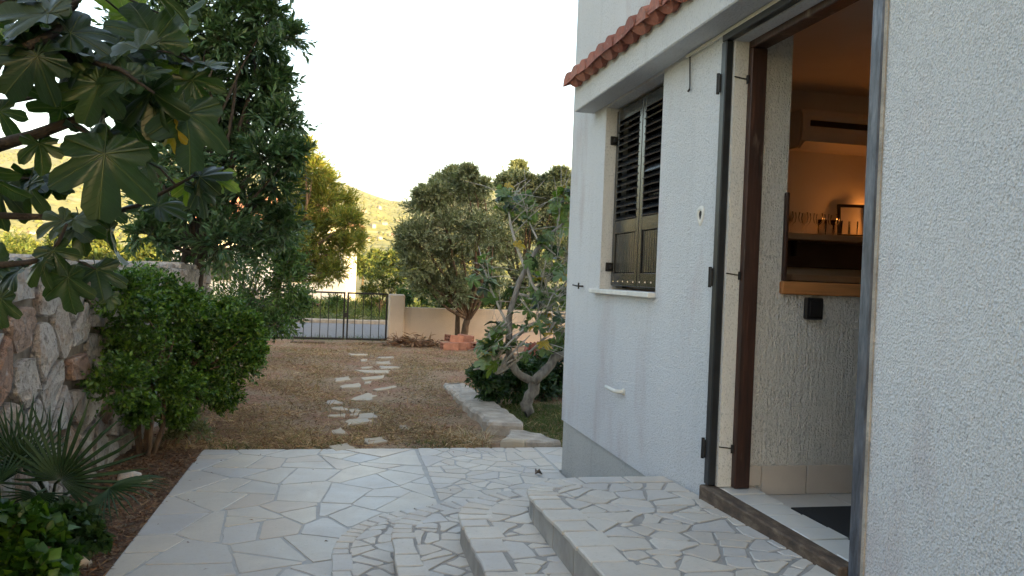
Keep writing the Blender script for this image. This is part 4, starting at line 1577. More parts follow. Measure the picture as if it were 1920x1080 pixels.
# ------------------------------------------------------------------ grasses and litter
def blades(name, n, xr, yr, zf, L, mat, lie, label, cat, W=0.004, dens=None, avoid=True, ybias=1.0):
    x = NR.uniform(*xr, n)
    y = yr[0] + (yr[1] - yr[0]) * NR.random(n) ** ybias
    if dens is not None:
        k = np.array([dens(a, b) for a, b in zip(x, y)]) > NR.random(n)
        x, y = x[k], y[k]
    if avoid:
        d = np.sqrt((x[:, None] - stone_c[None, :, 0]) ** 2 + (y[:, None] - stone_c[None, :, 1]) ** 2) - stone_c[None, :, 2] * 0.75
        k = d.min(1) > 0
        x, y = x[k], y[k]
    z = np.array([zf(a, b) for a, b in zip(x, y)])
    P = np.stack([x, y, z], 1)
    D = NR.normal(size=P.shape)
    D[:, 2] = np.abs(D[:, 2]) * (1 - lie) + 0.12
    D = unit(D)
    N = NR.normal(size=P.shape) * 0.5 + np.array([0, 0, 1.0])
    ll = L * (0.5 + NR.random(len(P)))
    V, F = leaf_arrays(P, D, N, ll, W * (0.7 + 0.6 * NR.random(len(P))), 0.1, 0.25)
    o = link(name, np_mesh(name, V, F, mat))
    return tag(o, label, cat, None, 'stuff')


def dens_yard(x, y):
    if x > 1.34 and x < 1.8 and y > 6.7 and y < 10.6:
        return 0.0
    return 0.45 + 1.3 * mnoise.noise(Vector((x * 1.1, y * 0.9, 1.0)))


blades('dry_grass', 90000, (-1.55, 3.4), (6.78, 16.9), yard_z, 0.075, 'grass_dry', 0.66, 'dry brown mown grass covering the yard', 'dry grass', 0.0065, dens_yard, True, 1.5)
blades('green_grass', 22000, (-1.4, 3.2), (6.80, 16.9), yard_z, 0.045, 'grass_green', 0.45, 'short green grass sprouting through the dry yard', 'grass', 0.004, lambda x, y: max(0.0, 0.15 + 1.3 * mnoise.noise(Vector((x * 0.75, y * 0.75, 7.0))) + (0.5 if 1.0 < x < 1.4 else 0)) if not (1.34 < x < 1.8 and y < 10.6) else 0.0, True, 1.3)
blades('bed_grass', 16000, (1.80, 2.9), (6.85, 9.2), yard_z, 0.07, 'grass_green', 0.3, 'green grass in the fig bed beside the house corner', 'grass', 0.004, lambda x, y: 0.9, False)
blades('straw_tuft', 90, (1.13, 1.42), (6.92, 7.35), yard_z, 0.11, 'grass_straw', 0.1, 'pale bleached straw stubs beside the concrete slab', 'straw', 0.006, None, False)
blades('leaf_litter', 9000, (-1.55, -1.06), (2.2, 6.8), lambda x, y: nz(x, y, 2.0, 0.02) + 0.05 * max(0, (-1.15 - x)), 0.045, 'litter', 0.85, 'brown leaf litter and twigs on the bed', 'leaf litter', 0.009, None, False)
blades('yard_litter', 14000, (-1.55, 3.0), (6.8, 14.5), yard_z, 0.03, 'litter', 0.9, 'small brown leaf litter strewn over the yard', 'leaf litter', 0.012, lambda x, y: 0.75 if not (1.34 < x < 1.8 and y < 10.6) else 0, True, 1.5)
blades('straw_blades', 9000, (-1.5, 1.35), (6.80, 13.0), yard_z, 0.13, 'grass_dry', 0.55, 'longer bleached straw blades standing in the yard', 'straw', 0.007, lambda x, y: max(0.0, 0.2 + 1.2 * mnoise.noise(Vector((x * 1.4, y * 1.4, 11.0)))), True, 1.6)
blades('edge_weeds', 2600, (-1.0, 1.45), (6.77, 6.98), yard_z, 0.05, 'grass_green', 0.25, 'green weeds along the far terrace edge', 'weeds', 0.005, lambda x, y: max(0.0, 0.25 + 1.6 * mnoise.noise(Vector((x * 1.7, 2.0, 4.0)))), False)
blades('terrace_litter', 260, (-1.04, 1.6), (3.2, 6.75), lambda x, y: 0.004, 0.022, 'litter', 0.96, 'crumbs of leaf litter on the terrace paving', 'leaf litter', 0.008, lambda x, y: (0.9 if (x < -0.85 or y > 6.5) else 0.10) if (x < 0.0 or y > 4.8) else 0.0, False)
blades('verge_grass', 9000, (-6, 5), (23.6, 31), lambda x, y: 0.06 + nz(x, y, 0.5, 0.12) + 0.03 * (y - 23.5), 0.35, 'leaf_field', 0.3, 'long grass on the verge across the road', 'grass', 0.03, None, False)
blades('roadside_grass', 7000, (-5, 5), (17.3, 18.6), lambda x, y: -0.10, 0.16, 'grass_green', 0.3, 'short grass strip between the gate and the road', 'grass', 0.012, None, False)

# ------------------------------------------------------------------ trees and shrubs
def limb(mb, a, b, r0, r1, bend=0.12, n=6, seg=5, seed=0):
    r = random.Random(seed)
    a, b = Vector(a), Vector(b)
    l = (b - a).length
    o1 = Vector((r.uniform(-1, 1), r.uniform(-1, 1), r.uniform(-.6, .6))) * l * bend
    pts, rad = [], []
    for i in range(seg + 1):
        t = i / seg
        p = a.lerp(b, t) + o1 * math.sin(math.pi * t) + Vector((r.uniform(-1, 1), r.uniform(-1, 1), 0)) * l * 0.015
        pts.append(p)
        rad.append(r0 + (r1 - r0) * t)
    mb.tube(pts, rad, n, True, 0, 0.12)
    return pts


def tree(name, label, cat, base, fork, clumps, leaf, bark, twigs, per, L, W, r0, stems=1, up=0.25, splay=1.0, reach=0.6, shell=0.35, group=None, twig_r=0.004, twig_share=0.5, seed=1):
    base = Vector(base)
    t = empty(name, base)
    tag(t, label, cat, group)
    TI = Matrix.Translation(-base)
    V, F, tw = sprays(clumps, twigs, per, L, W, up, shell, reach, splay)
    o = link('crown', np_mesh('crown', V, F, leaf), t)
    o.matrix_parent_inverse = TI
    mb = MB()
    fork = Vector(fork)
    limb(mb, base - Vector((0, 0, 0.05)), fork, r0, r0 * 0.72, 0.06, 9, 6, seed)
    for i in range(1, stems):
        a = i * 2.4
        limb(mb, base + Vector((math.cos(a) * r0 * 1.2, math.sin(a) * r0 * 1.2, -0.05)), fork + Vector((math.cos(a), math.sin(a), 0.2)) * r0 * 3, r0 * 0.7, r0 * 0.5, 0.1, 8, 5, seed + i)
    for i, (c, r) in enumerate(clumps):
        limb(mb, fork + Vector((0, 0, -r0)), c, r0 * 0.42, r0 * 0.10, 0.10, 6, 5, seed * 31 + i)
    tr = mb.build('trunk', bark, t, True)
    tr.matrix_parent_inverse = TI
    Vt, Ft = twig_sticks(tw, twig_r, twig_share)
    o = link('twigs', np_mesh('twigs', Vt, Ft, bark), t)
    o['kind'] = 'stuff'
    o.matrix_parent_inverse = TI
    return t


def clump_list(items, Y, spread, seed, flatz=0.9):
    r = random.Random(seed)
    out = []
    for it in items:
        px_, py_, rp = it[:3]
        yy = Y + r.uniform(-spread, spread)
        c = at(px_, py_, yy)
        rad = rp / FPX * yy
        out.append((c, (rad, rad, rad * flatz)))
    return out


# tall bay tree
cl = clump_list([(320, 30, 55), (385, 60, 50), (450, 30, 52), (535, 70, 36), (360, 130, 55), (430, 130, 50), (490, 165, 44), (525, 235, 46), (465, 225, 55), (410, 215, 45), (345, 225, 55), (290, 170, 55), (300, 90, 50), (430, 300, 62), (495, 300, 55), (350, 310, 66), (300, 385, 66), (375, 395, 72), (450, 385, 70), (520, 350, 45), (420, 460, 66), (350, 465, 60), (280, 440, 46), (480, 455, 56), (520, 420, 48), (380, -40, 60), (460, -50, 55), (320, -60, 55), (255, 60, 50), (490, 95, 40), (425, 80, 45), (335, 175, 48), (520, 150, 34), (450, 270, 48), (500, 30, 40), (395, 170, 45), (250, 300, 50), (505, 200, 40), (545, 290, 30)], 9.6, 0.7, 41)
tree('bay_tree', 'tall dark bay tree with feathery open top behind the clipped shrub', 'tree', flat(375, 724, 0.0), at(378, 470, 9.6), cl, 'leaf_laurel', 'bark_dark', 66, 13, 0.105, 0.034, 0.075, 2, 0.35, 0.9, 0.85, 0.4, None, 0.0035, 0.8, 3)
# big shrub that hides the gate's hinge side
cl = clump_list([(440, 500, 56), (500, 480, 56), (540, 530, 44), (490, 560, 56), (430, 570, 56), (545, 585, 34), (560, 560, 26), (520, 610, 34), (470, 615, 44), (410, 610, 44), (530, 450, 40), (470, 430, 50), (540, 490, 34)], 13.4, 0.5, 42)
tree('evergreen_shrub', 'broad dark evergreen shrub hanging in front of the gate', 'shrub', (-1.35, 13.5, 0), (-1.5, 13.5, 0.9), cl, 'leaf_evergreen', 'bark_grey', 90, 12, 0.075, 0.028, 0.06, 3, 0.1, 1.0, 0.8, 0.5, None, 0.004, 0.3, 5)
# conifer catching the last sun
cl = clump_list([(572, 275, 16), (568, 310, 26), (590, 320, 28), (575, 350, 34), (610, 345, 26), (640, 385, 30), (605, 385, 36), (570, 400, 40), (655, 420, 32), (625, 425, 36), (590, 440, 40), (662, 455, 26), (640, 470, 34), (600, 485, 38), (565, 470, 40), (625, 510, 26), (590, 515, 28), (560, 500, 30), (545, 400, 40), (540, 450, 40)], 20.5, 0.9, 43)
tree('conifer_tree', 'bushy conifer with a golden sunlit top by the road', 'tree', (-1.6, 20.9, -0.05), (-1.5, 20.8, 1.6), cl, 'leaf_pine', 'bark_brown', 130, 14, 0.13, 0.024, 0.13, 1, 0.45, 0.7, 0.8, 0.5, None, 0.006, 0.4, 7)
# olive by the garden wall
cl = clump_list([(795, 395, 34), (850, 360, 36), (885, 385, 36), (820, 370, 24), (875, 345, 24), (785, 450, 40), (840, 430, 46), (895, 440, 42), (775, 505, 30), (830, 490, 46), (885, 500, 46), (925, 450, 34), (850, 545, 34), (800, 540, 30), (915, 540, 28), (765, 470, 22), (792, 370, 16), (822, 348, 15), (850, 332, 16), (878, 326, 14), (905, 352, 15), (765, 440, 16)], 16.3, 0.8, 44)
tree('olive_tree', 'round grey-green olive tree leaning over the low garden wall', 'tree', (2.52, 16.62, 0.0), at(878, 590, 16.4), cl, 'leaf_olive', 'bark_brown', 190, 15, 0.085, 0.024, 0.09, 2, 0.6, 0.8, 0.85, 0.6, None, 0.005, 0.6, 11)
cl = clump_list([(962, 350, 26), (972, 318, 14), (945, 345, 14), (1000, 395, 40), (1035, 375, 30), (1050, 335, 18), (1025, 345, 14), (955, 420, 42), (1045, 430, 44), (995, 460, 52), (1060, 490, 48), (935, 490, 40), (1000, 530, 48), (1090, 400, 50), (1110, 470, 60), (1062, 375, 32), (1052, 410, 36), (1068, 345, 20), (985, 345, 16), (1010, 360, 24)], 19.2, 0.9, 45)
tree('olive_tree', 'olive tree with spiky upright tops rising behind the bare-branched fig', 'tree', (4.4, 19.6, -0.05), (4.4, 19.5, 1.3), cl, 'leaf_olive', 'bark_brown', 190, 15, 0.095, 0.027, 0.10, 2, 0.8, 0.8, 0.85, 0.6, None, 0.005, 0.4, 13)

# scrub beyond the wall
def bush(name, label, items, Y, seed, leaf='leaf_field', tw=60, per=11, L=0.10, W=0.04):
    cl_ = clump_list(items, Y, 0.5, seed)
    cx = sum(c.x for c, _ in cl_) / len(cl_)
    return tree(name, label, 'bush', (cx, Y, -0.08), (cx, Y, 0.4), cl_, leaf, 'bark_brown', tw, per, L, W, 0.05, 2, 0.3, 0.9, 0.8, 0.5, 'bushes beyond the garden wall', 0.006, 0.2, seed)


bush('roadside_bush', 'yellow-green sunlit bush just past the gate pillar over the road', [(705, 525, 22), (725, 545, 22), (690, 550, 18), (715, 505, 16), (745, 530, 18)], 26.0, 51)
bush('roadside_bush', 'darker green bush between the pale bush and the olive trunk', [(775, 545, 24), (800, 560, 22), (820, 545, 24), (760, 560, 18), (790, 525, 18)], 19.5, 52, 'leaf_evergreen')
bush('roadside_bush', 'low green bush showing under the olive crown above the wall', [(850, 560, 22), (880, 565, 20), (905, 560, 24), (930, 570, 22), (835, 575, 16)], 19.0, 53, 'leaf_field')
bush('roadside_bush', 'broad bush behind the fig and above the low wall', [(960, 560, 34), (1000, 575, 30), (1040, 560, 36), (1075, 570, 34)], 18.4, 54, 'leaf_evergreen')
bush('roadside_bush', 'sunny bush at the foot of the white house across the road', [(690, 575, 10), (705, 570, 12), (725, 578, 12), (740, 570, 12)], 28.0, 55)
bush('roadside_bush', 'green bush in the verge seen through the left gate leaf', [(585, 575, 14), (605, 580, 14), (630, 570, 16), (570, 565, 14)], 27.0, 56, 'leaf_evergreen')
for i, (px_, py_, Y, s) in enumerate([(40, 500, 40, 34), (110, 480, 60, 30), (170, 492, 45, 28), (230, 478, 70, 30), (290, 490, 55, 30), (330, 480, 80, 26), (10, 470, 75, 30), (680, 500, 80, 16), (720, 488, 110, 16), (755, 500, 70, 22), (-60, 490, 50, 40)]):
    lab = ['bushy tree over the stone wall at the picture edge', 'golden tree beyond the stone wall, below the fig twigs', 'olive-green tree beyond the wall near its middle', 'pale tree farther off over the middle of the stone wall', 'tree beyond the wall left of the bay trunk', 'far tree beside the bay trunk in the valley', 'distant tree seen through the fig leaves', 'small valley tree just over the white house', 'far golden valley tree below the hill houses', 'valley tree beside the olive crown', 'tree past the picture edge over the stone wall'][i]
    c0 = at(px_, py_, Y)
    r0_ = s / FPX * Y
    r_ = random.Random(100 + i)
    cl_ = [(c0 + Vector((r_.uniform(-1.2, 1.2), r_.uniform(-1, 1), r_.uniform(-.7, .4))) * r0_, (r0_ * 0.75,) * 3) for _ in range(6)]
    tree('valley_tree', lab, 'tree', (c0.x, c0.y, -0.15), (c0.x, c0.y, max(0.4, c0.z - r0_)), cl_, 'leaf_field', 'bark_brown', 60, 10, 0.016 * Y * 0.35, 0.008 * Y * 0.35, 0.12, 1, 0.3, 1.0, 0.8, 0.5, 'trees in the valley', 0.01, 0.1, 70 + i)

# the two clipped shrubs before the stone wall
cl = clump_list([(235, 550, 46), (285, 545, 44), (255, 600, 56), (310, 590, 52), (250, 665, 54), (310, 650, 54), (225, 720, 46), (290, 725, 50), (345, 730, 44), (340, 570, 40), (260, 770, 30), (330, 780, 28)], 6.7, 0.28, 61)
cl2 = []
for c, r in cl:
    if c.x < -1.40:
        c = CAM + (c - CAM) * (1.40 / -c.x)
    cl2.append((c, tuple(min(q, 0.24) for q in r)))
cl = cl2
tree('clipped_shrub', 'dense deep green shrub on several stems against the stone wall', 'shrub', (-1.43, 6.55, 0.0), (-1.40, 6.6, 0.55), cl, 'leaf_box', 'bark_brown', 150, 12, 0.034, 0.021, 0.030, 5, 0.25, 1.0, 0.62, 0.62, None, 0.002, 0.3, 17)
cl = clump_list([(380, 595, 44), (430, 615, 44), (465, 640, 34), (400, 660, 54), (360, 640, 50), (445, 685, 44), (390, 725, 42), (435, 590, 30), (480, 665, 22), (345, 690, 42), (420, 745, 34), (470, 610, 22), (355, 590, 34)], 7.3, 0.28, 62)
tree('clipped_shrub', 'bright green rounded shrub bulging over the yard edge', 'shrub', (-1.30, 7.2, 0.0), (-1.25, 7.2, 0.55), cl, 'leaf_box', 'bark_brown', 150, 12, 0.036, 0.022, 0.030, 4, 0.3, 1.0, 0.62, 0.62, None, 0.002, 0.3, 19)
cl = clump_list([(345, 800, 26), (375, 810, 22), (360, 780, 20), (330, 820, 18)], 7.0, 0.1, 63)
tree('grey_herb', 'small grey-green herb at the foot of the bright shrub', 'plant', (-1.18, 6.95, 0.0), (-1.18, 6.95, 0.05), cl, 'leaf_olive', 'bark_grey', 50, 8, 0.04, 0.012, 0.008, 2, 0.6, 0.6, 0.8, 0.3, None, 0.002, 0.3, 23)
# leafy plant in the near corner
cl = clump_list([(30, 1000, 50), (75, 1030, 46), (20, 1060, 50), (95, 1065, 34), (50, 1085, 50), (-20, 1030, 50), (60, 985, 26)], 3.25, 0.12, 64)
tree('leafy_plant', 'lime green round-leaved plant in the near corner of the bed', 'plant', (-1.32, 3.2, 0.0), (-1.32, 3.2, 0.08), cl, 'leaf_lime', 'bark_brown', 34, 8, 0.055, 0.045, 0.012, 3, 0.5, 1.1, 0.7, 0.5, None, 0.002, 0.5, 29)
cl = clump_list([(150, 990, 26), (175, 1010, 22), (140, 1030, 28), (120, 970, 24)], 3.6, 0.1, 65)
tree('ground_plant', 'low dark ivy-like plant between the fan palm and the terrace', 'plant', (-1.2, 3.65, 0.0), (-1.2, 3.65, 0.03), cl, 'leaf_ground', 'bark_brown', 34, 7, 0.045, 0.034, 0.007, 2, 0.3, 1.1, 0.7, 0.5, None, 0.002, 0.5, 31)
# undergrowth round the fig
cl = clump_list([(905, 712, 24), (940, 705, 26), (925, 735, 24), (965, 730, 26), (980, 700, 24), (900, 700, 16)], 9.2, 0.5, 66)
tree('undergrowth_plant', 'glossy dark plant crowding behind the concrete edging', 'plant', (2.2, 9.2, -0.03), (2.2, 9.2, 0.1), cl, 'leaf_ground', 'bark_brown', 70, 9, 0.075, 0.03, 0.01, 2, 0.3, 1.0, 0.8, 0.5, None, 0.003, 0.3, 37)
cl = clump_list([(1010, 730, 34), (1045, 720, 40), (1020, 690, 34), (1060, 680, 40), (1050, 760, 26), (1075, 730, 50)], 9.9, 0.4, 67)
tree('undergrowth_plant', 'deep shaded bush between the fig trunk and the house corner', 'bush', (3.0, 10.0, -0.03), (3.0, 10.0, 0.1), cl, 'leaf_ground', 'bark_brown', 90, 10, 0.075, 0.035, 0.02, 2, 0.3, 1.0, 0.8, 0.5, None, 0.003, 0.3, 38)

# ------------------------------------------------------------------ fig trees: every leaf its own piece
def fig_leaf_mesh(depth, seed, mat):
    r = random.Random(seed)
    dirs = [(0, 1.0), (52, 0.86), (108, 0.60), (150, 0.36)]
    sin_ = [(26, 1 - depth * 0.48), (80, 0.80 - depth * 0.42), (131, 0.40)]

    def rad(th):
        a = abs(th)
        keys = [(0, 1.0), (10, 0.985), (17, 0.90), (23, 0.66), (27, sin_[0][1] * 0.80), (32, 0.66), (40, 0.86), (50, 0.92), (60, 0.88), (68, 0.70), (74, sin_[1][1] * 0.86), (82, 0.55), (96, 0.63), (110, 0.61), (126, 0.50), (150, 0.38), (170, 0.22), (180, 0.07)]
        for (a0, r0), (a1, r1) in zip(keys, keys[1:]):
            if a0 <= a <= a1:
                t = (a - a0) / (a1 - a0)
                t = t * t * (3 - 2 * t)
                return r0 + (r1 - r0) * t
        return 0.07

    NA = 80
    rings_ = [0.4, 0.75, 1.0]
    wob = [1 + 0.025 * math.sin(i * 1.9 + seed) + r.uniform(-.012, .012) for i in range(NA)]
    cup, dro, tw = r.uniform(-.15, .45), r.uniform(0.10, 0.65), r.uniform(-.5, .5)
    vs, fs = [(0, 0, 0)], []
    for f in rings_:
        for i in range(NA):
            th = -180 + 360 * i / NA
            R_ = rad(th) * f * (wob[i] if f > 0.9 else 1)
            x, y = R_ * math.sin(math.radians(th)), R_ * math.cos(math.radians(th))
            z = cup * abs(x) - dro * max(y, 0) ** 2 - 0.25 * x * x + tw * x * y + 0.045 * math.sin(th * 0.16 + seed * 2.1) * f + 0.05 * math.cos(math.radians(th * 3.4)) * f * f - 0.2 * min(y, 0) ** 2
            vs.append((x, y, z))
    for i in range(NA):
        fs.append((0, 1 + (i + 1) % NA, 1 + i))
        for k in range(len(rings_) - 1):
            a, b = 1 + k * NA + i, 1 + k * NA + (i + 1) % NA
            fs.append((a, b, b + NA, a + NA))
    mb = MB().add(vs, fs)
    mb.tube([(0, 0.02, 0.0), (0, -0.18, 0.03), (0, -0.40, 0.10)], [0.016, 0.013, 0.018], 5, False)
    return mb.mesh('leaf', mat, True)


FIG = {m_: [fig_leaf_mesh(d, s_, m_) for d, s_ in ((0.55, 1), (0.85, 2), (1.05, 3), (0.7, 4), (0.95, 5))] for m_ in ('fig_leaf', 'fig_leaf_pale', 'fig_leaf_fresh', 'fig_leaf_yellow', 'fig_leaf_grey')}


def put_leaf(parent, p, d, n, size, mat, k):
    d = d.normalized()
    s_ = d.cross(n)
    if s_.length < 1e-3:
        s_ = d.cross(Vector((1, 0, 0.2)))
    s_.normalize()
    n2 = s_.cross(d)
    M = Matrix(((s_.x, d.x, n2.x, p.x), (s_.y, d.y, n2.y, p.y), (s_.z, d.z, n2.z, p.z), (0, 0, 0, 1)))
    o = link('leaf', FIG[mat][k % 5], parent)
    o.matrix_basis = M @ Matrix.Scale(size, 4)
    return o


def img_dir(deg, depth):
    """direction in space: deg clockwise from the picture's right, depth towards the viewer"""
    a = math.radians(deg)
    return RT * math.cos(a) + DN * math.sin(a) - fwd * depth


R8 = random.Random(77)
fig = empty('fig_tree', (-1.36, 1.25, 0.0))
tag(fig, 'near fig tree hanging large lobed leaves and fruit over the bed', 'tree')
FI = Matrix.Translation(-Vector(fig.location))
tk = MB()
TOP = Vector((-1.30, 1.45, 1.15))
limb(tk, (-1.36, 1.25, -0.05), TOP, 0.085, 0.06, 0.05, 10, 6, 3)
tko = tk.build('trunk', 'bark_dark', fig, True)
tko.matrix_parent_inverse = FI
shade_crown = []  # extra crown out of view, added to shade the near wall and bed
while len(shade_crown) < 22:
    cx, cyy, cz = R8.uniform(-3.3, -1.2), R8.uniform(-1.8, 2.4), R8.uniform(1.7, 3.7)
    if cx < -0.46 * cyy - 1.25 and all((cx - c[0][0]) ** 2 + (cyy - c[0][1]) ** 2 + (cz - c[0][2]) ** 2 > 0.2 for c in shade_crown):
        shade_crown.append(((cx, cyy, cz), (0.48, 0.48, 0.42)))
Vc, Fc, twc = sprays(shade_crown, 40, 6, 0.15, 0.13, 0.3, 0.6, 0.7, 1.1)
fco = link('crown', np_mesh('crown', Vc, Fc, 'leaf_laurel'), fig)  # added unseen foliage that blocks sky light
fco.matrix_parent_inverse = FI
cb = MB()
for i, (c, r) in enumerate(shade_crown):
    limb(cb, TOP, c, 0.03, 0.008, 0.1, 6, 5, 400 + i)
cbo = cb.build('shade_crown_limbs', 'bark_dark', fig, True)  # limbs carrying the added unseen crown
cbo.matrix_parent_inverse = FI
BR = [([(-60, 290), (0, 272), (60, 255), (130, 230), (185, 205), (260, 198), (330, 190)], 2.10, 0.017, 26),
      ([(-60, 120), (0, 100), (60, 85), (110, 55), (140, 10), (150, -40)], 1.90, 0.016, 22),
      ([(-60, 400), (20, 405), (110, 408), (180, 408), (260, 385), (330, 348), (372, 325)], 2.30, 0.010, 20),
      ([(-60, 500), (0, 497), (50, 493), (90, 483), (112, 450), (125, 420)], 2.00, 0.009, 12),
      ([(60, 85), (160, 50), (240, 75), (300, 105), (365, 120)], 2.25, 0.008, 26),
      ([(-60, 20), (40, -10), (140, -30), (260, -30)], 2.05, 0.012, 22),
      ([(-60, 190), (20, 190), (90, 178), (160, 150)], 2.55, 0.010, 20),
      ([(60, 85), (150, 110), (225, 130), (290, 175)], 1.95, 0.008, 20),
      ([(-80, 340), (-10, 330), (60, 335), (110, 320)], 2.45, 0.007, 16),
      ([(0, 100), (60, 40), (90, -20)], 2.30, 0.007, 12)]
branches = []
for bi, (pts, Y, r0, nl) in enumerate(BR):
    nl = int(nl * 0.30)
    P = [at(x, y, Y + 0.05 * math.sin(i * 1.7 + bi)) for i, (x, y) in enumerate(pts)]
    if pts[0][0] < -20:
        P = [TOP, TOP.lerp(P[0], 0.5) + Vector((0, 0, 0.06))] + P
    mb = MB()
    mb.tube(P, [max(0.003, r0 * (1.25 - 0.9 * i / (len(P) - 1))) for i in range(len(P))], 8, True, 0, 0.15)
    br = mb.build('branch', 'bark_dark', fig, True)
    br.matrix_parent_inverse = FI
    branches.append((br, P))
    vis = P[-len(pts):]
    for j in range(nl):
        t = R8.random() ** 0.8 * (len(vis) - 1.001)
        i = int(t)
        p = vis[i].lerp(vis[i + 1], t - i)
        sz = R8.uniform(0.06, 0.12)
        ang = R8.uniform(0, 360)
        d = img_dir(ang, R8.uniform(-.5, .6)) * 0.75 + Vector((0, 0, -0.45))
        d.normalize()
        n_ = Vector((R8.uniform(-.8, .8), R8.uniform(-1.2, .2), R8.uniform(0.1, 1.3)))
        m_ = 'fig_leaf'
        q = R8.random()
        if q < 0.12:
            m_ = 'fig_leaf_grey'
        elif q < 0.17:
            m_ = 'fig_leaf_fresh'
        put_leaf(br, p + d * sz * 0.42, d, n_, sz, m_, R8.randrange(5))
# leaves that can be told apart: petiole px, size px, picture direction, depth, branch, material, shape
HERO = [(262, 92, 120, 165, 2.0, 4, 'fig_leaf_grey', 2, .2), (196, 288, 140, 93, 1.95, 0, 'fig_leaf', 3, .1), (348, 212, 125, 72, 2.1, 0, 'fig_leaf', 0, .3),
        (285, 172, 105, 85, 2.05, 0, 'fig_leaf', 1, .0), (325, 240, 58, 92, 2.08, 0, 'fig_leaf_yellow', 0, .0), (70, 105, 105, 125, 1.85, 1, 'fig_leaf', 3, .2),
        (90, 25, 110, 180, 1.85, 5, 'fig_leaf_grey', 1, .1), (290, 78, 110, 245, 2.1, 4, 'fig_leaf', 0, .0), (318, 95, 80, 300, 2.2, 4, 'fig_leaf_fresh', 3, .3),
        (350, 118, 70, 10, 2.2, 4, 'fig_leaf', 1, .3), (385, 128, 55, 352, 2.15, 4, 'fig_leaf_grey', 0, .6), (175, 120, 85, 195, 2.0, 7, 'fig_leaf_grey', 1, .3),
        (55, 345, 80, 110, 2.3, 8, 'fig_leaf', 3, .2), (5, 350, 80, 100, 2.3, 8, 'fig_leaf', 2, .3), (120, 415, 55, 165, 2.2, 2, 'fig_leaf_grey', 2, .6),
        (140, 430, 55, 20, 2.2, 2, 'fig_leaf_grey', 0, .7), (405, 335, 48, 15, 2.3, 2, 'fig_leaf_fresh', 2, .2), (352, 345, 48, 80, 2.3, 2, 'fig_leaf_fresh', 3, .1),
        (150, 415, 75, 80, 2.2, 2, 'fig_leaf', 1, .2), (80, 488, 60, 130, 2.0, 3, 'fig_leaf', 3, .1), (128, 520, 75, 88, 2.0, 3, 'fig_leaf', 0, .1), (100, 470, 60, 60, 2.0, 3, 'fig_leaf', 2, .2),
        (180, 505, 75, 60, 2.1, 3, 'fig_leaf', 1, .5), (205, 555, 30, 70, 2.1, 3, 'fig_leaf_grey', 0, .4), (2, 560, 60, 95, 1.9, 3, 'fig_leaf', 0, .2), 
         (215, 175, 80, 80, 2.1, 7, 'fig_leaf', 0, .0), (250, 240, 70, 60, 2.2, 0, 'fig_leaf', 2, .3), 
        (360, 150, 75, 60, 2.2, 4, 'fig_leaf', 2, .2), (235, 30, 80, 260, 2.3, 5, 'fig_leaf_fresh', 1, .2), (95, 340, 50, 190, 2.3, 8, 'fig_leaf', 2, .4), 
        (330, 40, 80, 320, 2.4, 5, 'fig_leaf', 3, .3), (270, 300, 60, 60, 2.3, 2, 'fig_leaf_grey', 1, .4),  (200, 250, 50, 70, 2.2, 0, 'fig_leaf', 1, .5)]
for (x, y, s_, dg, Y, b, m_, k, tip) in HERO:
    p = at(x, y, Y)
    d = img_dir(dg, tip)
    n_ = -fwd * R8.uniform(0.35, 0.8) + Vector((R8.uniform(-.5, .5), 0, 0.6 + R8.uniform(-.3, .3)))
    br, P = branches[b]
    put_leaf(br, p, d, n_, s_ / FPX * Y * 0.82, m_, k)
    near = min(P, key=lambda q: (q - p).length)
    if 0.10 < (near - p).length < 0.5:
        tb = MB().tube([near, near.lerp(p, 0.5) + Vector((0, 0, 0.012)), p], [0.0035, 0.003, 0.0022], 5).build('leaf_stalk', 'bark_dark', br)
for (x, y, Y, b) in ((118, 18, 1.9, 1), (280, 135, 2.0, 7), (255, 160, 2.0, 7), (228, 215, 2.1, 0), (315, 160, 2.2, 4), (350, 135, 2.2, 4), (190, 250, 2.1, 0)):
    p = at(x, y, Y)
    fm = MB().lathe([(0.0001, 0.024), (0.008, 0.021), (0.017, 0.006), (0.019, -0.006), (0.012, -0.018), (0.0001, -0.021)], p, 10)
    fm.build('fruit', 'fig_fruit', branches[b][0], True)

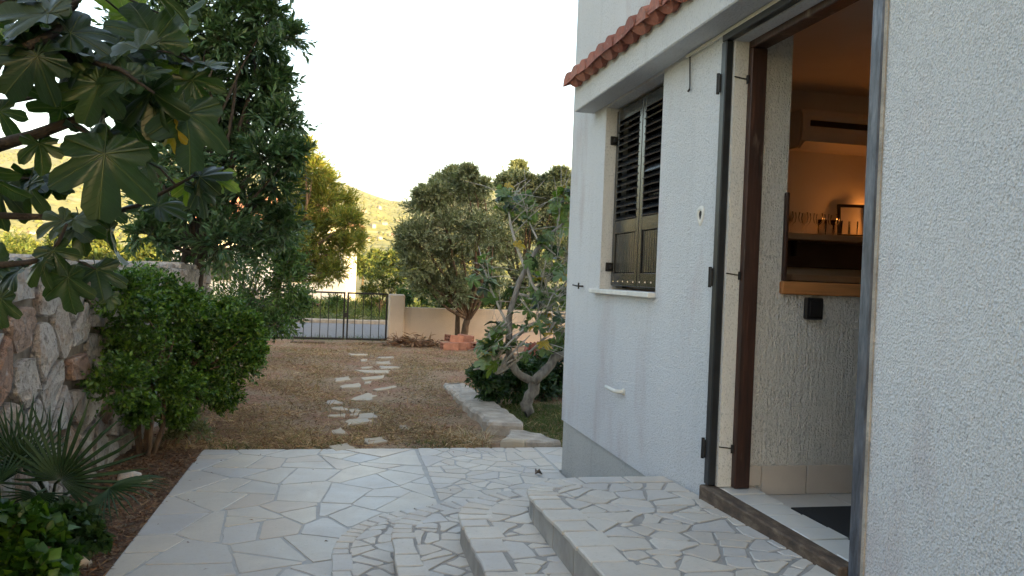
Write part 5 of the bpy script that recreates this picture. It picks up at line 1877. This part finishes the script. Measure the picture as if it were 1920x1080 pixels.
# the fig by the house corner
fig2 = empty('fig_tree', flat(985, 768, -0.03))
tag(fig2, 'half-bare grey fig tree at the house corner behind the concrete edging', 'tree')
F2I = Matrix.Translation(-Vector(fig2.location))
FB = [([(985, 775), (996, 745), (1002, 718)], 8.3, 0.070, 0.060, 0, 0),
      ([(1002, 718), (970, 698), (955, 660), (955, 600), (968, 545), (988, 500), (1015, 455), (1045, 428), (1085, 395)], 8.35, 0.048, 0.012, 22, 0),
      ([(1002, 718), (1032, 680), (1064, 662), (1110, 640)], 8.2, 0.055, 0.045, 0, 0),
      ([(988, 500), (1002, 540), (1040, 548), (1070, 520)], 8.2, 0.020, 0.008, 6, 1),
      ([(968, 550), (1005, 562), (1040, 585), (1075, 590)], 8.5, 0.018, 0.007, 6, 0),
      ([(955, 615), (930, 565), (912, 520), (905, 495)], 8.6, 0.018, 0.006, 16, 0),
      ([(985, 505), (962, 440), (952, 385), (945, 360)], 8.8, 0.018, 0.006, 16, 0),
      ([(957, 635), (1005, 605), (1045, 560), (1075, 540)], 8.6, 0.016, 0.006, 5, 0),
      ([(1012, 458), (992, 415), (985, 372)], 8.9, 0.012, 0.005, 16, 0),
      ([(950, 690), (985, 665), (1015, 640), (1045, 600)], 8.1, 0.018, 0.006, 10, 1),
      ([(955, 600), (925, 625), (905, 640)], 8.2, 0.010, 0.004, 14, 0),
      ([(960, 650), (930, 640), (910, 665)], 8.0, 0.010, 0.004, 14, 0),
      ([(1045, 428), (1050, 390), (1055, 355)], 8.5, 0.010, 0.004, 14, 0),
      ([(1015, 455), (1045, 480), (1080, 500)], 8.3, 0.010, 0.004, 8, 0),
      ([(1005, 562), (1025, 530), (1060, 490)], 8.3, 0.008, 0.004, 5, 0),
      ([(1040, 585), (1055, 620), (1050, 660)], 8.4, 0.008, 0.004, 8, 0),
      ([(1002, 540), (1010, 580), (1000, 620)], 8.2, 0.007, 0.003, 5, 0),
      ([(950, 690), (930, 700), (925, 670)], 8.1, 0.022, 0.015, 3, 0),
      ([(965, 640), (985, 610), (1010, 520)], 8.7, 0.009, 0.004, 4, 0),
      ([(990, 560), (1030, 560), (1068, 548)], 8.1, 0.008, 0.004, 3, 1),
      ([(975, 560), (1020, 610), (1070, 625)], 8.3, 0.008, 0.004, 5, 1),
      ([(985, 520), (1030, 515), (1072, 475)], 8.4, 0.008, 0.004, 5, 1)]
R9 = random.Random(12)
for bi, (pts, Y, r0, r1, nl, gy) in enumerate(FB):
    P = []
    for i, (x, y) in enumerate(pts):
        P.append(at(x, y, Y if bi < 3 else Y + (8.35 - Y) * (1 - i / (len(pts) - 1))))
    # smooth the run
    Q = []
    for i in range(len(P) - 1):
        for k in range(3):
            t = k / 3
            p0, p1, p2, p3 = P[max(i - 1, 0)], P[i], P[i + 1], P[min(i + 2, len(P) - 1)]
            Q.append(0.5 * ((2 * p1) + (p2 - p0) * t + (2 * p0 - 5 * p1 + 4 * p2 - p3) * t * t + (3 * p1 - p0 - 3 * p2 + p3) * t ** 3) + Vector((R9.uniform(-1, 1), 0, R9.uniform(-1, 1))) * r1 * 0.6)
    Q.append(P[-1])
    mb = MB().tube(Q, [r0 + (r1 - r0) * i / (len(Q) - 1) for i in range(len(Q))], 8, True, 0, 0.12)
    for _ in range(10 if bi > 2 else 0):               # bare side shoots
        i = R9.randrange(2, len(Q) - 1)
        dv = Vector((R9.uniform(-.3, 1), R9.uniform(-.6, .6), R9.uniform(-.2, 1))).normalized() * R9.uniform(0.15, 0.55)
        mb.tube([Q[i], Q[i] + dv * 0.5 + Vector((0, 0, 0.02)), Q[i] + dv], [r1 * 1.1, r1 * 0.8, r1 * 0.5], 5, True)
    br = mb.build('trunk' if bi == 0 else 'branch', 'bark_pale' if bi > 2 else 'bark_grey', fig2, True)
    br.matrix_parent_inverse = F2I
    for j in range(int(nl * 1.25)):
        t = (1 - R9.random() ** 1.6 * 0.75) * (len(Q) - 1.001)
        i = int(t)
        p = Q[i].lerp(Q[i + 1], t - i) + Vector((R9.gauss(0, .06), R9.gauss(0, .08), R9.gauss(0, .06)))
        d = Vector((R9.uniform(-1, 1), R9.uniform(-1, 1), R9.uniform(-.9, .25)))
        n_ = Vector((R9.uniform(-.5, .5), R9.uniform(-.9, .3), 1.0))
        q = R9.random()
        m_ = 'fig_leaf_yellow' if q < 0.06 else 'fig_leaf_fresh' if q < 0.15 else 'fig_leaf_pale' if q < 0.80 else 'fig_leaf'
        put_leaf(br, p, d, n_, R9.uniform(0.075, 0.135), m_, R9.randrange(5))

# ------------------------------------------------------------------ fan palm
def fan_mesh(seed, nseg=26, spread=250, droop=0.25):
    r = random.Random(seed)
    vs, fs = [], []
    for i in range(nseg):
        a0 = math.radians(-spread / 2 + spread * i / nseg)
        a1 = math.radians(-spread / 2 + spread * (i + 1) / nseg)
        am = (a0 + a1) / 2
        ln = (0.82 + 0.18 * math.cos(am)) * r.uniform(0.9, 1.06)
        f = 0.27

        def P_(a, rr_, z):
            return (rr_ * math.sin(a), rr_ * math.cos(a), z - droop * rr_ * rr_ * (0.7 + 0.6 * abs(math.sin(am))))
        b = len(vs)
        tw = r.uniform(-.03, .03)
        vs += [P_(am, 0.01, 0), P_(a0, f, -0.012), P_(am, f, 0.018), P_(a1, f, -0.012), P_(am + (a0 - am) * 0.30, ln * 0.72, -0.008), P_(am + tw, ln * 0.72, 0.008), P_(am + (a1 - am) * 0.30, ln * 0.72, -0.008), P_(am + tw * 2, ln, -0.03 - r.random() * 0.06)]
        fs += [(b, b + 1, b + 2), (b, b + 2, b + 3), (b + 1, b + 4, b + 5, b + 2), (b + 2, b + 5, b + 6, b + 3), (b + 4, b + 7, b + 5), (b + 5, b + 7, b + 6)]
    return MB().add(vs, fs).mesh('frond', 'palm_leaf')


palm = empty('fan_palm', flat(95, 985, 0.0))
tag(palm, 'dwarf fan palm with stiff pleated fronds in the bed', 'palm')
PI_ = Matrix.Translation(-Vector(palm.location))
pb = Vector(palm.location) + Vector((0, 0, 0.12))
tr = MB().tube([Vector(palm.location) - Vector((0, 0, 0.05)), Vector(palm.location) + Vector((0.01, 0, 0.08)), pb], [0.06, 0.07, 0.05], 10, True, 0, 0.3).build('trunk', 'bark_brown', palm)
tr.matrix_parent_inverse = PI_
FR = [(112, 900, 3.85, 150, -62, 0.15, (0.1, -0.9, 0.45), 250, .15), (205, 915, 3.75, 105, -12, 0.5, (0.0, -0.45, 1.0), 210, .30), (45, 880, 4.0, 125, -88, 0.1, (0.75, -0.55, 0.2), 220, .1), (70, 925, 3.7, 85, 95, 0.3, (0.1, -0.9, -0.35), 200, .45), (0, 905, 3.8, 110, 190, 0.2, (0.0, -0.7, 0.8), 230, .2), (150, 955, 3.6, 60, 60, 0.5, (0.1, -0.8, 0.5), 200, .5), (20, 850, 4.15, 100, -110, -0.2, (0.5, -0.6, 0.6), 220, .1)]
for i, (x, y, Y, s_, dg, dp, nn_, spr, dr) in enumerate(FR):
    p = at(x, y, Y)
    d = img_dir(dg, dp).normalized()
    n_ = Vector(nn_)
    s2 = d.cross(n_).normalized()
    n2 = s2.cross(d)
    M = Matrix(((s2.x, d.x, n2.x, p.x), (s2.y, d.y, n2.y, p.y), (s2.z, d.z, n2.z, p.z), (0, 0, 0, 1))) @ Matrix.Scale(s_ / FPX * Y, 4)
    o = link('frond', fan_mesh(200 + i, 24 + i % 3 * 2, spr, dr), palm)
    o.matrix_parent_inverse = PI_
    o.matrix_basis = M
    o = MB().tube([pb, pb.lerp(p, 0.5) + Vector((0, 0, 0.05)), p], [0.010, 0.007, 0.006], 6).build('leaf_stalk', 'palm_leaf', palm, True)
    o.matrix_parent_inverse = PI_

# ------------------------------------------------------------------ stones, bricks, debris
def rock(name, c, r, mat, label, seed, sq=(1, 1, 0.7)):
    rr_ = random.Random(seed)
    vs, fs = [], []
    nu, nv_ = 10, 6
    for j in range(nv_ + 1):
        for i in range(nu):
            a, b = 2 * math.pi * i / nu, math.pi * j / nv_
            k = r * (1 + 0.22 * mnoise.noise(Vector((math.cos(a) * 1.3 + seed, math.sin(a) * 1.3, math.cos(b) * 1.3))))
            vs.append((c[0] + k * math.sin(b) * math.cos(a) * sq[0], c[1] + k * math.sin(b) * math.sin(a) * sq[1], c[2] + k * math.cos(b) * sq[2]))
    for j in range(nv_):
        for i in range(nu):
            fs.append((j * nu + i, (j + 1) * nu + i, (j + 1) * nu + (i + 1) % nu, j * nu + (i + 1) % nu))
    return tag(MB().add(vs, fs).build(name, mat, None, True), label, 'stone')


p = flat(242, 912, 0.0); rock('bed_stone', (p.x, p.y, 0.05), 0.075, 'pale_rock', 'rounded pinkish stone at the foot of the shrub stems', 1, (1.1, 0.8, 0.75))
p = flat(270, 908, 0.0); rock('bed_stone', (p.x, p.y, 0.02), 0.045, 'path_stone', 'small whitish stone beside the rounded pinkish one', 2, (1.2, 0.8, 0.5))
p = flat(152, 1062, 0.0); rock('bed_stone', (p.x, p.y, 0.015), 0.045, 'path_stone', 'cream pebble on the soil near the terrace edge', 3, (1.2, 0.8, 0.6))


def hollow_brick():
    m = MB()
    L_, W_, H_, t = 0.25, 0.19, 0.13, 0.016
    for (y0, y1) in ((-W_ / 2, -W_ / 2 + t), (-t / 2, t / 2), (W_ / 2 - t, W_ / 2)):
        m.box((-L_ / 2, y0, t), (L_ / 2, y1, H_ - t))
    m.box((-L_ / 2, -W_ / 2, 0), (L_ / 2, W_ / 2, t - 0.0005)).box((-L_ / 2, -W_ / 2, H_ - t + 0.0005), (L_ / 2, W_ / 2, H_))
    m.box((-L_ / 2 + .001, -W_ / 2 + t + .0005, H_ / 2 - t / 2), (L_ / 2 - .001, -t / 2 - .0005, H_ / 2 + t / 2)).box((-L_ / 2 + .001, t / 2 + .0005, H_ / 2 - t / 2), (L_ / 2 - .001, W_ / 2 - t - .0005, H_ / 2 + t / 2))
    return m.mesh('hollow_brick', 'brick_red')


hb = hollow_brick()
BK = [(842, 652, 15.75, 0, 10, 'hollow red brick lying flat at the pile end nearest the gate'), (860, 653, 15.85, 0, -12, 'hollow red brick lying in the middle of the pile front'), (880, 653, 15.95, 0, 6, 'hollow red brick at the fig end of the pile front'), (850, 645, 16.0, 0.132, 25, 'hollow red brick tilted on top of the pile'), (872, 640, 16.1, 0.132, -20, 'topmost hollow red brick by the olive trunk'), (895, 650, 15.9, 0, 40, 'hollow red brick lying apart under the fig leaves'), (868, 645, 16.25, 0, 80, 'hollow red brick behind the pile against the wall')]
for i, (x, y, Y, z, rz, lab) in enumerate(BK):
    p = at(x, y, Y)
    o = link('hollow_brick', hb)
    o.location = (p.x, Y, z + yard_z(p.x, Y))
    o.rotation_euler = (0, math.radians(6 if z else 0), math.radians(rz))
    o.scale = (1.25, 1.2, 1.1)
    tag(o, lab, 'brick', 'hollow bricks by the garden wall')
big_tile = barrel_tile(0.09, 0.42, False)
for i in range(4):
    p = at(988 + i * 9, 688, 12.4)
    o = link('roof_tile', big_tile)
    o.matrix_basis = Matrix.Translation(Vector((p.x + 0.04, 12.4 + 0.07 * i, 0.43))) @ Matrix.Rotation(math.radians(-62), 4, 'Y') @ Matrix.Rotation(math.radians(20 * i - 20), 4, 'X')
    tag(o, ['red barrel roof tile leaning outermost of the four under the fig', 'red barrel roof tile second in the leaning stack', 'red barrel roof tile third in the leaning stack', 'red barrel roof tile hindmost in the leaning stack'][i], 'tile', 'spare roof tiles under the fig')
pale_plank = MB()
a, b = at(958, 662, 13.6), at(1035, 668, 13.8)
pale_plank.tube([a, b], [0.035, 0.03], 6)
tag(pale_plank.build('plank', 'dead_wood'), 'pale weathered plank lying behind the fig trunk', 'plank')

n = 420
cx_, cy2 = 1.45, 16.45
P = np.stack([NR.normal(cx_, 0.28, n), NR.normal(cy2, 0.14, n), np.abs(NR.normal(0, 0.07, n)) + 0.01], 1)
D = NR.normal(size=(n, 3)) * np.array([1, 0.6, 0.25])
V, F = leaf_arrays(P, D, NR.normal(size=(n, 3)) + np.array([0, 0, 1]), NR.uniform(0.08, 0.28, n), NR.uniform(0.015, 0.05, n))
tag(link('brush_pile', np_mesh('brush_pile', V, F, 'litter')), 'heap of dry twigs and leaves raked against the gate pillar', 'brushwood', None, 'stuff')
for i, (px_, py_, z, lab) in enumerate([(881, 963, 0.245, 'curled grey dead leaf on the second stair tread'), (1003, 890, 0.008, 'curled brown dead leaf on the paving by the house corner')]):
    p = flat(px_, py_, z)
    V, F = leaf_arrays(np.array([[p.x, p.y, z + 0.004]]), np.array([[1, 0.5, 0.2]]), np.array([[0.2, 0.3, 1]]), 0.07, 0.05, 0.35, 0.3)
    o = link('dead_leaf', np_mesh('dead_leaf', V, F, 'dead_leaf'))
    md = o.modifiers.new('thickness', 'SOLIDIFY')
    md.thickness = 0.002
    tag(o, lab, 'leaf')

# ------------------------------------------------------------------ houses beyond
wh = empty('white_house', (-2.5, 31.0, 0.1))
tag(wh, 'white house across the road, its corner bright with sun', 'house')
MB().box((-3.6, 0.0, -0.3), (3.02, 6.0, 3.1), 0, 0.02).build('wall', 'house_white', wh)
MB().add([(-3.9, -0.3, 3.1), (3.3, -0.3, 3.1), (3.3, 6.3, 3.1), (-3.9, 6.3, 3.1), (-1.8, 3.0, 4.3), (1.2, 3.0, 4.3)], [(0, 1, 5, 4), (1, 2, 5), (2, 3, 4, 5), (3, 0, 4), (3, 2, 1, 0)]).build('roof', 'far_roof', wh)
for x in (-2.4, 0.3):
    wi = MB().box((x, -0.04, 0.9), (x + 0.9, -0.002, 2.1)).build('window', 'shutter_paint', wh)
    MB().box((x + 0.06, -0.05, 0.96), (x + 0.84, -0.041, 2.04)).build('pane', 'window_dark', wi)

HH = [(704, 481, 20, 5, 'long white hillside house just over the valley trees'), (728, 486, 14, 4, 'low pale hillside house on the terrace under the olive'), (742, 492, 12, 3.5, 'pale hillside house lowest beside the olive crown'), (690, 452, 9, 4, 'white hillside house at mid slope by the conifer edge'), (712, 449, 9, 4, 'white hillside house at mid slope left of the gap middle'), (735, 445, 10, 4, 'white hillside house at mid slope in the gap middle'), (752, 448, 9, 4, 'white hillside house at mid slope by the olive'), (700, 425, 8, 3.5, 'small white hillside house above mid slope near the conifer'), (722, 421, 8, 3.5, 'small white hillside house above mid slope in the gap'), (746, 418, 8, 3.5, 'small white hillside house above mid slope near the olive'), (711, 391, 6, 3, 'lone tiny house high on the hillside'), (684, 399, 7, 3, 'small hillside house high by the conifer'), (765, 432, 8, 3.5, 'small hillside house touching the olive edge'), (60, 440, 12, 4, 'hillside house glimpsed through the fig leaves'), (200, 445, 14, 4, 'pale hillside house between fig leaf and bay tree'), (230, 400, 10, 4, 'small hillside house above the fig twig end')]
for i, (px_, py_, wd, hh, lab) in enumerate(HH):
    r = (at(px_, py_, 100.0) - CAM)
    hd = math.hypot(r.x, r.y)
    az = math.atan2(r.x, r.y)
    dist = None
    for R_ in range(345, int(RD), 5):
        if 1.48 + r.z / hd * R_ <= hill_z(az, R_):
            dist = R_
            break
    if dist is None:
        dist = 600
    z = hill_z(az, dist)
    c = (dist * math.sin(az), dist * math.cos(az))
    s_ = dist / 900.0
    w_, h_ = wd * 0.50 * s_, hh * 0.6 * max(s_, 0.7)
    m = MB()
    m.box((-w_ / 2, -4 * s_, -4), (w_ / 2, 4 * s_, h_), 0)
    m.add([(-w_ / 2 - .4, -4.4 * s_, h_ + .02), (w_ / 2 + .4, -4.4 * s_, h_ + .02), (w_ / 2 + .4, 4.4 * s_, h_ + .02), (-w_ / 2 - .4, 4.4 * s_, h_ + .02), (-w_ / 4, 0, h_ + 1.6 * s_), (w_ / 4, 0, h_ + 1.6 * s_)], [(0, 1, 5, 4), (1, 2, 5), (2, 3, 4, 5), (3, 0, 4), (3, 2, 1, 0)], 1)
    nwin = max(1, int(w_ / 3))
    for q in range(nwin):
        x = -w_ / 2 + w_ * (q + 0.5) / nwin
        m.box((x - 0.5, -4 * s_ - 0.05, h_ * 0.35), (x + 0.5, -4 * s_ - 0.01, h_ * 0.8), 2)
    o = m.build('hillside_house', ['hill_house_wall', 'far_roof', 'window_dark'])
    o.location = (c[0], c[1], z)
    o.rotation_euler = (0, 0, -az + 0.3 * math.sin(i * 2.1))
    tag(o, lab, 'house', 'houses on the hillside')

# ------------------------------------------------------------------ evening haze
hz = MB().box((-2700, -1700, -2.5), (2700, 3700, 430)).build('haze', 'plain_plaster')
hm = bpy.data.materials.new('haze_air')
hm.use_nodes = True
hn = hm.node_tree
for nd in list(hn.nodes):
    if nd.type == 'BSDF_PRINCIPLED':
        hn.nodes.remove(nd)
pv = hn.nodes.new('ShaderNodeVolumePrincipled')
pv.inputs['Color'].default_value = (0.98, 0.95, 0.86, 1)
pv.inputs['Density'].default_value = 0.00016
pv.inputs['Anisotropy'].default_value = 0.3
hn.links.new(pv.outputs[0], [nd for nd in hn.nodes if nd.type == 'OUTPUT_MATERIAL'][0].inputs['Volume'])
hz.data.materials.clear()
hz.data.materials.append(hm)
tag(hz, 'thin golden evening haze over the valley', 'haze', None, 'stuff')
hz.visible_shadow = True
